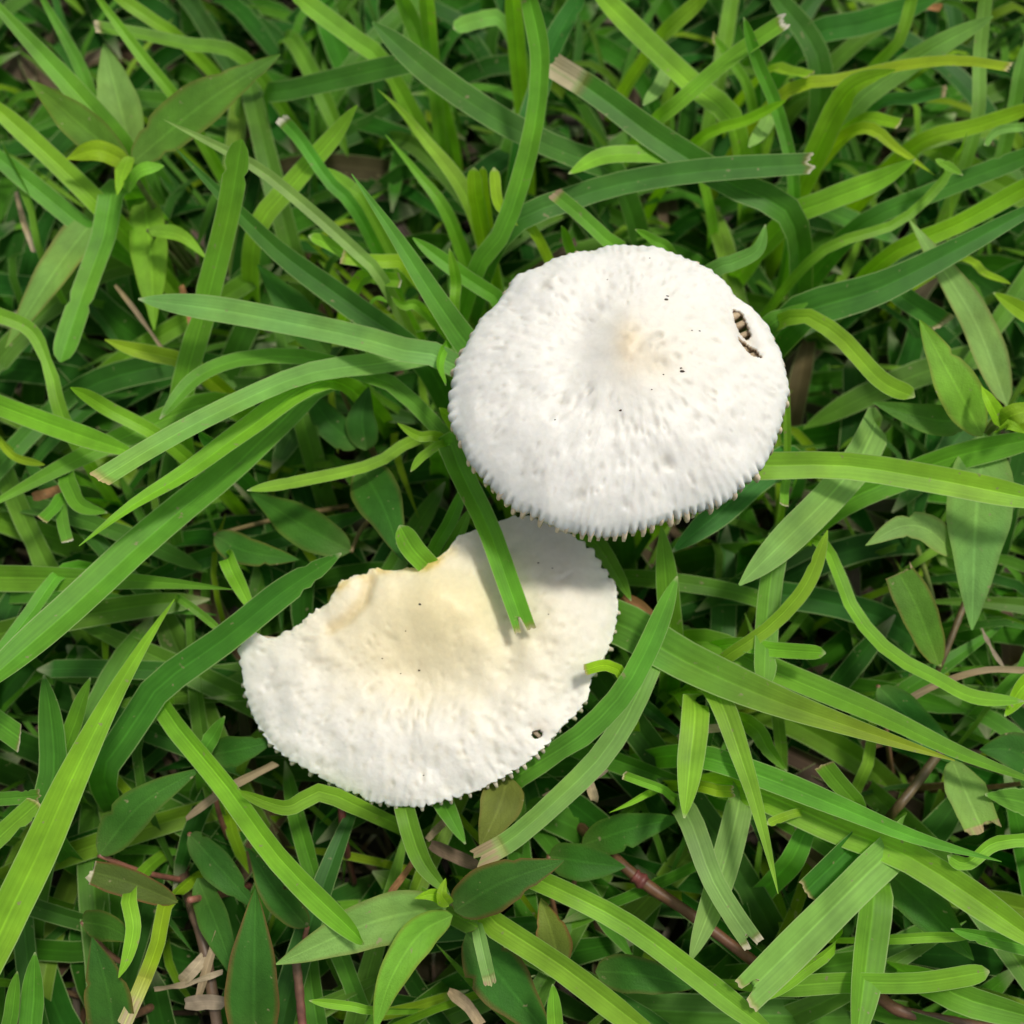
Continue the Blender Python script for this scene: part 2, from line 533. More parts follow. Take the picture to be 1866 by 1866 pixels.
def build_cap(outline, c, zfun, hfun, cfun, tfun, holes, parent, nt=880, nr=112, rim=None):
    th = np.linspace(-np.pi, np.pi, nt, endpoint=False)
    R = outline_radius(outline, c, th)
    dR = rim(R, th, c) - R
    rr = np.linspace(0, 1, nr) ** 0.85
    RR = rr[:, None] * R[None, :] + np.clip((rr - 0.955) / 0.045, 0, 1)[:, None] * dR[None, :]      # only the margin is toothed
    px = c[0] + RR * np.cos(th)[None, :]
    py = c[1] - RR * np.sin(th)[None, :]
    R = R + dR
    Z0 = zfun(px, py)
    H = hfun(px, py, rr[:, None] * np.ones_like(px), th[None, :] * np.ones_like(px))
    # base sheet through the pixels, then raised
    A = (px - 933.0) / FPX; B = -(py - 933.0) / FPX
    D = np.stack([A, B * ct + st, B * st - ct], 2)
    k = (Z0 - CAM[2]) / D[:, :, 2]
    X = CAM + D * k[:, :, None]
    top = X.copy(); top[:, :, 2] += H
    thick = tfun(px, py, rr[:, None] * np.ones_like(px))
    bot = top.copy(); bot[:, :, 2] -= thick
    ccol = cfun(px, py, rr[:, None] * np.ones_like(px))
    hole = np.zeros(px.shape, bool)
    for h in holes:
        hole |= in_poly(px, py, h)
    cell = hole[:-1] | hole[1:]
    cell = cell | np.roll(cell, -1, 1)
    V = np.concatenate([top.reshape(-1, 3), bot.reshape(-1, 3)])
    bc = np.ones_like(ccol) * np.array([0.38, 0.28, 0.18]) + np.clip((rr - 0.85) / 0.15, 0, 1)[:, None, None] * np.array([0.24, 0.26, 0.22])
    C = np.concatenate([ccol.reshape(-1, 3), bc.reshape(-1, 3)])
    o = nr * nt
    F = []
    for i in range(nr - 1):
        for j in range(nt):
            a, b = i * nt + j, i * nt + (j + 1) % nt
            d, e = (i + 1) * nt + j, (i + 1) * nt + (j + 1) % nt
            if cell[i, j]:
                continue
            F.append((a, d, e, b))
            F.append((a + o, b + o, e + o, d + o))
            if i + 1 < nr - 1 and cell[i + 1, j]: F.append((d, d + o, e + o, e))
            if i > 0 and cell[i - 1, j]: F.append((b, b + o, a + o, a))
            if cell[i, (j + 1) % nt]: F.append((e, e + o, b + o, b))
            if cell[i, (j - 1) % nt]: F.append((a, a + o, d + o, d))
    i = nr - 1
    for j in range(nt):
        a, b = i * nt + j, i * nt + (j + 1) % nt
        F.append((a, a + o, b + o, b))
    ob = mesh_obj('cap', V, F, C, None, M_CAP, parent)
    return ob, dict(th=th, R=R, top=top, bot=bot, c=c, px=px, py=py)


def dents(count, c, rad, rlo, rhi, seed, lo=0.03, hi=0.07, aspect=1.7, depth_=0.02):
    r = random.Random(seed)
    out = []
    for _ in range(count):
        t = r.uniform(0, 2 * math.pi); q = math.sqrt(r.uniform(rlo ** 2, rhi ** 2)) * rad
        s = r.uniform(lo, hi) * 102
        out.append((c[0] + q * math.cos(t), c[1] + q * math.sin(t) * 0.9, s, s * r.uniform(1.1, aspect), t, depth_ * r.uniform(0.4, 1.3)))
    return out


def apply_dents(px, py, ds):
    H = np.zeros_like(px)
    for x, y, s, l, t, d in ds:
        m = (np.abs(px - x) < 3 * l) & (np.abs(py - y) < 3 * l)
        if not m.any():
            continue
        dx, dy = px[m] - x, py[m] - y
        a = dx * math.cos(t) + dy * math.sin(t); b = -dx * math.sin(t) + dy * math.cos(t)
        H[m] -= d * np.exp(-(a / l) ** 2 - (b / s) ** 2)
    return H


def gauss(px, py, x, y, s, sy=None, ang=0.0):
    sy = sy or s
    dx, dy = px - x, py - y
    a = dx * math.cos(ang) + dy * math.sin(ang); b = -dx * math.sin(ang) + dy * math.cos(ang)
    return np.exp(-(a / s) ** 2 - (b / sy) ** 2)


def seg_dist(px, py, pts):
    d = np.full(np.shape(px), 1e9)
    for (x0, y0), (x1, y1) in zip(pts[:-1], pts[1:]):
        vx, vy = x1 - x0, y1 - y0
        t = np.clip(((px - x0) * vx + (py - y0) * vy) / (vx * vx + vy * vy), 0, 1)
        d = np.minimum(d, np.hypot(px - x0 - t * vx, py - y0 - t * vy))
    return d


def add_gills(g, hub, count, parent, col, allow, out_len, drop, seed, wid=0.075):
    """Each gill a thin wedge from part-way to the stem out to just past the rim, under a tooth of the margin."""
    r = random.Random(seed)
    c, th, R = g['c'], g['th'], g['R']
    gx, gy, bot = g['px'].ravel(), g['py'].ravel(), g['bot'].reshape(-1, 3)
    for i in range(count):
        ah = -np.pi + 2 * np.pi * i / count                      # direction seen from the hub
        for _ in range(4):
            ah = (-np.pi * count + 2 * np.pi * i - (tooth_phase(ah, count) - count * ah)) / count
        # where that ray leaves the cap
        ts = np.linspace(30, 420, 240)
        X, Y = hub[0] + ts * np.cos(ah), hub[1] - ts * np.sin(ah)
        ins = np.hypot(X - c[0], Y - c[1]) < np.interp(np.arctan2(-(Y - c[1]), X - c[0]), th, R, period=2 * np.pi)
        if not ins.any():
            continue
        te = ts[np.where(ins)[0][-1]]
        ex, ey = hub[0] + te * np.cos(ah), hub[1] - te * np.sin(ah)
        if not allow(ex, ey):
            continue
        P = []
        for f in (0.42, 0.62, 0.80, 0.93, 0.985):
            x, y = hub[0] + f * te * np.cos(ah), hub[1] - f * te * np.sin(ah)
            P.append(bot[np.argmin((gx - x) ** 2 + (gy - y) ** 2)].copy())
        d = P[-1] - P[0]; d[2] = 0; d /= np.linalg.norm(d)
        s = np.array([-d[1], d[0], 0])
        ol = out_len * r.uniform(0.3, 1.4)
        dr = drop * r.uniform(0.7, 1.2)
        tip = P[-1] + d * ol + np.array([0, 0, -dr * 0.6])
        secs = []
        for q, p in enumerate(P):
            hgt = (0.22, 0.34, 0.34, 0.28, 0.20)[q]
            w2 = wid * 0.5 * (0.6, 0.8, 0.9, 1.0, 1.0)[q] * r.uniform(0.85, 1.15)
            zt = 0.03 if q < 4 else 0.05
            secs.append([p + s * w2 + [0, 0, zt], p - s * w2 + [0, 0, zt], p - s * w2 * 0.7 + [0, 0, -hgt], p + s * w2 * 0.7 + [0, 0, -hgt]])
        w2 = wid * 0.5 * 0.8
        secs.append([tip + s * w2 * 0.8 + [0, 0, 0.05], tip - s * w2 * 0.8 + [0, 0, 0.05], tip - s * w2 * 0.7 - [0, 0, dr * 0.7], tip + s * w2 * 0.7 - [0, 0, dr * 0.7]])
        tip2 = tip + d * ol * 0.2
        w3 = w2 * 0.5
        secs.append([tip2 + s * w3, tip2 - s * w3, tip2 - s * w3 - [0, 0, dr * 0.5], tip2 + s * w3 - [0, 0, dr * 0.5]])
        V = [v for sec in secs for v in sec]
        F = [(q * 4 + e, q * 4 + (e + 1) % 4, q * 4 + 4 + (e + 1) % 4, q * 4 + 4 + e) for q in range(len(secs) - 1) for e in range(4)]
        b0 = (len(secs) - 1) * 4
        F += [(3, 2, 1, 0), (b0, b0 + 1, b0 + 2, b0 + 3)]
        cc = np.array(col) * r.uniform(0.85, 1.1)
        CG = [cc * (0.6, 0.6, 0.65, 0.8, 1, 1, 1)[q // 4] * np.array([1.0, 0.93, 0.85]) ** (1 if q < 16 else 0) for q in range(len(V))]     # darker and browner inward
        mesh_obj('gill', V, F, CG, None, M_GILL, parent)


def stem_lathe(name, base, top, r0, r1, col, parent):
    P = [base, base * 0.66 + top * 0.34 + np.array([0.1, 0.05, 0]), base * 0.3 + top * 0.7 + np.array([0.08, 0, 0]), top]
    return tube(name, P, r0, r1, col, M_GILL, parent, n=16, sides=16, wob=0.06)


def speck(parent, top, g, px, py, size, r):
    """A crumb of soil lying on the cap."""
    X = g['top']
    # nearest surface vertex to that pixel
    d = X - CAM
    dep = d @ np.array([0, st, -ct])
    sx = 933 + FPX * d[:, :, 0] / dep
    sy = 933 - FPX * (d @ np.array([0, ct, st])) / dep
    k = np.argmin((sx - px) ** 2 + (sy - py) ** 2)
    p = X.reshape(-1, 3)[k]
    V = []
    for i in range(3):
        for s in range(6):
            a = s * math.pi / 3
            q = (1.0, 0.8, 0.3)[i] * size * r.uniform(0.6, 1.3)
            V.append(p + np.array([q * math.cos(a) * 1.3, q * math.sin(a) * 0.8, (-0.01, 0.3, 0.7)[i] * size]))
    F = [(i * 6 + s, i * 6 + (s + 1) % 6, i * 6 + 6 + (s + 1) % 6, i * 6 + 6 + s) for i in range(2) for s in range(6)] + [tuple(12 + s for s in range(6))]
    mesh_obj('dirt_speck', V, F, [(0.05, 0.04, 0.03)] * len(V), None, M_SPECK, parent)


def empty(name, loc):
    o = bpy.data.objects.new(name, None)
    o.empty_display_size = 0.01
    o.location = Vector(loc) * S
    sc.collection.objects.link(o)
    return o


# --- the whole cap
OUT1 = [(1120, 450), (1170, 449), (1210, 455), (1252, 470), (1290, 490), (1345, 540), (1396, 588), (1425, 640), (1434, 710), (1427, 770),
        (1398, 832), (1350, 888), (1300, 922), (1230, 945), (1170, 966), (1130, 972), (1090, 976), (1020, 962), (950, 932), (900, 893),
        (850, 838), (824, 770), (822, 700), (835, 650), (870, 590), (920, 530), (975, 485), (1040, 460)]
C1 = (1128, 712)
Z1 = 5.1
D1 = dents(560, (1140, 690), 300, 0.30, 0.95, 3, 0.03, 0.065, 2.2, 0.021) + dents(30, (1170, 682), 55, 0.1, 1.0, 8, 0.04, 0.08, 1.8, 0.035) \
    + [(1205, 868, 9, 10, 0, 0.07), (990, 545, 12, 12, 0, 0.05), (985, 553, 10, 10, 0, 0.03)]
H1A = [(1330, 579), (1345, 581), (1355, 599), (1364, 623), (1357, 632), (1341, 621), (1333, 603)]
H1B = [(1335, 636), (1353, 639), (1370, 654), (1380, 671), (1361, 669), (1343, 656)]


def h1(px, py, r, th):
    H = 1.02 * np.clip(1 - r ** 2.3, 0, 1) ** 0.72
    H += 0.40 * gauss(px, py, 1155, 694, 76, 66)
    H -= 0.22 * gauss(px, py, 1188, 706, 32, 34)
    H += 0.06 * gauss(px, py, 1138, 690, 22, 45)
    H -= 0.20 * gauss(px, py, 1050, 668, 50, 110, 0.3)
    H += 0.06 * gauss(px, py, 1010, 780, 90) + 0.05 * gauss(px, py, 1270, 800, 80)
    H -= 0.05 * gauss(px, py, 1150, 830, 60, 90)
    H -= 0.27 * gauss(px, py, 1352, 627, 24, 56, -0.35)
    H += apply_dents(px, py, D1)
    rim = np.clip((r - 0.72) / 0.28, 0, 1)
    H += 0.012 * rim ** 2 * np.sin(th * 104 + 2.5 * np.sin(th * 7)) * (0.6 + 0.4 * np.sin(th * 13))
    H += 0.03 * rim * np.sin(th * 9 + 1) + 0.02 * rim * np.sin(th * 17)
    H += 0.009 * vnoise(th * 15 + 2 * r, r * 9 + 3) * np.clip((r - 0.25) / 0.3, 0, 1) * (0.65 - 0.35 * np.sin(th + 0.6)) + 0.003 * vnoise(px / 9.0, py / 9.0)
    H += 0.045 * vnoise(px / 55.0, py / 55.0)
    H -= 0.04 * np.clip((r - 0.965) / 0.035, 0, 1) * (0.5 - 0.5 * np.cos(tooth_phase(th, 104)))
    return H


def c1(px, py, r):
    C = np.ones(px.shape + (3,)) * np.array([0.665, 0.655, 0.61])
    def mix(k, col):
        nonlocal C
        C = C * (1 - k[..., None]) + np.array(col) * k[..., None]
    mix(0.45 * gauss(px, py, 1200, 675, 170, 120), (0.63, 0.59, 0.48))
    mix(0.60 * gauss(px, py, 1132, 688, 24, 46), (0.64, 0.51, 0.30))
    mix(0.55 * gauss(px, py, 1178, 712, 42, 36), (0.56, 0.48, 0.34))
    pit = np.clip(-apply_dents(px, py, D1) / 0.05, 0, 1)
    mix(0.30 * pit, (0.52, 0.48, 0.38))
    mix(0.5 * gauss(px, py, 1352, 627, 14, 44, -0.35), (0.54, 0.45, 0.33))
    return C


m1 = empty('mushroom', (1.5, 2.4, GZ))
cap1, g1 = build_cap(OUT1, C1, lambda x, y: Z1 + 0 * x, h1, c1,
                     lambda x, y, r: 0.09 + 0.45 * np.clip(1 - r, 0, 1) ** 1.2, [H1A, H1B], m1, rim=lambda R, th, c: R + 6.5 * (np.abs(np.cos(tooth_phase(th, 104) / 2)) - 0.7) * (0.7 + 1.0 * vnoise(th * 23, th * 0 + 2)) * (0.05 + 0.95 * np.clip(0.35 - 1.2 * np.sin(th), 0, 1)) + 4 * vnoise(th * 6, th * 0 + 7))
add_gills(g1, C1, 104, m1, (0.60, 0.50, 0.35), lambda x, y: True, 0.075, 0.19, 21, 0.10)
b1 = at(1128, 712, Z1); 
stem_lathe('stem', np.array([b1[0] - 0.3, b1[1] + 0.2, GZ - 0.1]), b1 + np.array([0.1, 0, 0.45]), 0.42, 0.34, (0.72, 0.66, 0.54), m1)
rs = random.Random(4)
for x, y, s in [(1213, 546, .035), (1216, 540, .022), (1244, 677, .034), (1241, 671, .02), (1131, 748, .02), (1262, 602, .016), (1275, 603, .016), (1183, 470, .016), (1210, 683, .014), (1011, 765, .014), (1188, 710, .013), (1107, 510, .013)]:
    speck(m1, None, g1, x, y, s, rs)
tag(m1, 'whole round white mushroom with pitted cap, knobbed centre and small hole near its edge', 'mushroom', 'white mushrooms in the lawn')

# --- the broken cap
OUT2 = [(440, 1172), (448, 1162), (462, 1158), (478, 1162), (490, 1168), (515, 1165), (540, 1152), (556, 1142), (570, 1130), (590, 1116), (604, 1108), (612, 1092), (628, 1076), (650, 1062),
        (676, 1053), (700, 1050), (722, 1053), (745, 1052), (765, 1049), (780, 1052), (800, 1034), (818, 1022), (826, 1006), (836, 992), (850, 985), (890, 972), (940, 952), (1000, 958),
        (1045, 980), (1080, 1005), (1104, 1038), (1122, 1074), (1128, 1104), (1124, 1140), (1112, 1180), (1092, 1215), (1078, 1240), (1075, 1258), (1062, 1286), (1040, 1310), (1005, 1345),
        (970, 1382), (930, 1408), (890, 1430), (850, 1447), (800, 1462), (760, 1469), (700, 1460), (650, 1446), (600, 1426), (550, 1396), (502, 1362), (468, 1320), (447, 1270), (438, 1220), (437, 1192)]
C2 = (768, 1380)
HUB2 = (775, 1165)
D2 = dents(560, (770, 1190), 330, 0.15, 0.95, 14, 0.03, 0.065, 2.0, 0.022)
D2 = [d for d in D2 if not (560 < d[0] < 900 and d[1] < 1150)]
TORN = [(490, 1166), (540, 1152), (600, 1110), (618, 1085), (650, 1062), (700, 1050), (780, 1051), (820, 1020), (830, 998), (880, 975)]
HOLE2 = [(971, 1336), (981, 1334), (987, 1340), (984, 1347), (975, 1350), (969, 1344)]


def d2(px, py):
    """1 at the old rim of the full cap, 0 at its middle."""
    return np.sqrt(((px - 775) / 352.0) ** 2 + (np.where(py > 1165, (py - 1165) / 308.0, (py - 1165) / 330.0)) ** 2)


def h2(px, py, r, th):
    d = np.clip(d2(px, py), 0, 1.05)
    H = 0.60 * np.clip(1 - d ** 2.6, 0, 1) ** 0.8
    H -= 0.34 * gauss(px, py, 780, 1235, 120, 60, 0.1)
    H += 0.30 * gauss(px, py, 800, 1115, 90, 62, 0.35)
    H += 0.16 * gauss(px, py, 1040, 1090, 70, 110)
    H -= 0.16 * np.exp(-(seg_dist(px, py, [(905, 1080), (925, 1170), (930, 1225)]) / 30) ** 2)
    H -= 0.13 * np.exp(-(seg_dist(px, py, [(680, 1075), (670, 1110), (640, 1140), (610, 1155)]) / 11) ** 2)
    H += 0.08 * gauss(px, py, 640, 1095, 30, 34)
    H -= 0.10 * gauss(px, py, 1040, 1265, 60, 20, -0.8)
    H -= 0.07 * gauss(px, py, 977, 1340, 22)
    H += apply_dents(px, py, D2)
    ah = np.arctan2(-(py - HUB2[1]), px - HUB2[0])
    rim = np.clip((d - 0.75) / 0.25, 0, 1) * np.clip((seg_dist(px, py, TORN) - 20) / 60, 0, 1)
    H += 0.05 * rim * np.sin(ah * 8 + 2) + 0.03 * rim * np.sin(ah * 15)
    H -= 0.04 * np.clip((d - 0.95) / 0.05, 0, 1) * (0.5 - 0.5 * np.cos(tooth_phase(ah, 116)))
    smooth = 1 - 0.7 * gauss(px, py, 770, 1100, 130, 70)
    H += (0.009 * vnoise(ah * 15 + 2 * d, d * 9 + 3) * np.clip((d - 0.2) / 0.3, 0, 1) + 0.004 * vnoise(px / 9.0, py / 9.0)) * smooth
    H += 0.05 * vnoise(px / 50.0, py / 50.0)
    e = seg_dist(px, py, TORN)
    H += 0.025 * np.exp(-(e / 14) ** 2) * vnoise(px / 8.0, py / 8.0) - 0.04 * np.exp(-(e / 6) ** 2)
    # the curled-up corner
    H += 0.34 * gauss(px, py, 460, 1160, 24, 16)
    return H


def c2(px, py, r):
    C = np.ones(px.shape + (3,)) * np.array([0.655, 0.64, 0.58])
    def mix(k, col):
        nonlocal C
        C = C * (1 - k[..., None]) + np.array(col) * k[..., None]
    mix(0.9 * gauss(px, py, 810, 1130, 230, 140, 0.1), (0.69, 0.60, 0.34))
    mix(0.45 * gauss(px, py, 720, 1210, 140, 70, 0.2), (0.60, 0.51, 0.29))
    e = seg_dist(px, py, [(600, 1112), (650, 1062), (700, 1050), (780, 1051), (822, 1022)])
    mix(np.clip(0.5 + 0.5 * vnoise(px / 25.0, py / 25.0), 0, 1) * np.exp(-(e / 13) ** 2), (0.64, 0.48, 0.14))
    mix(0.5 * np.exp(-(seg_dist(px, py, [(680, 1075), (670, 1110), (640, 1140), (610, 1155)]) / 12) ** 2), (0.58, 0.44, 0.19))
    pit = np.clip(-apply_dents(px, py, D2) / 0.05, 0, 1)
    mix(0.5 * pit * np.clip(1.2 - r, 0, 1), (0.62, 0.54, 0.34))
    mix(0.25 * gauss(px, py, 1010, 1060, 100, 90), (0.58, 0.55, 0.47))
    mix(0.55 * gauss(px, py, 984, 1332, 17, 13), (0.55, 0.48, 0.38))
    return C


def rim2(R, th, c):
    x, y = c[0] + R * np.cos(th), c[1] - R * np.sin(th)
    e = seg_dist(x, y, TORN)
    ah = np.arctan2(-(y - HUB2[1]), x - HUB2[0])
    k = np.clip((e - 6) / 20, 0, 1)
    return R + k * (6.5 * (np.abs(np.cos(tooth_phase(ah, 116) / 2)) - 0.7) * (0.6 + 1.2 * vnoise(ah * 23, ah * 0 + 4)) + 4 * vnoise(ah * 7, ah * 0 + 1)) + (1 - k) * (4 * vnoise(th * 22, th * 0 + 5) + 1.2 * vnoise(th * 90, th * 0 + 8))


m2 = empty('mushroom', (-1.2, -2.2, GZ))
zf2 = lambda x, y: 2.35 + 0.0009 * (x - 770) - 0.0004 * (y - 1200)
cap2, g2 = build_cap(OUT2, C2, zf2, h2, c2, lambda x, y, r: 0.10 + 0.28 * np.clip(1 - d2(x, y), 0, 1), [HOLE2], m2, rim=rim2)
add_gills(g2, HUB2, 116, m2, (0.58, 0.51, 0.39), lambda x, y: seg_dist(np.array(x), np.array(y), TORN) > 12, 0.085, 0.15, 31, 0.085)
b2 = at(775, 1165, 2.6)
stem_lathe('stem', np.array([b2[0] + 0.4, b2[1] + 0.5, GZ - 0.1]), b2 + np.array([0, 0, -0.02]), 0.38, 0.30, (0.66, 0.58, 0.42), m2)
for x, y, s in [(765, 1102, .024), (980, 1026, .018), (1005, 1036, .013), (696, 1199, .015), (764, 1223, .022), (730, 1227, .013), (740, 1151, .013), (1001, 1118, .013), (772, 1413, .013)]:
    speck(m2, None, g2, x, y, s, rs)
tag(m2, 'broken white mushroom cap with yellow-stained middle and torn edge under the round cap', 'mushroom', 'white mushrooms in the lawn')

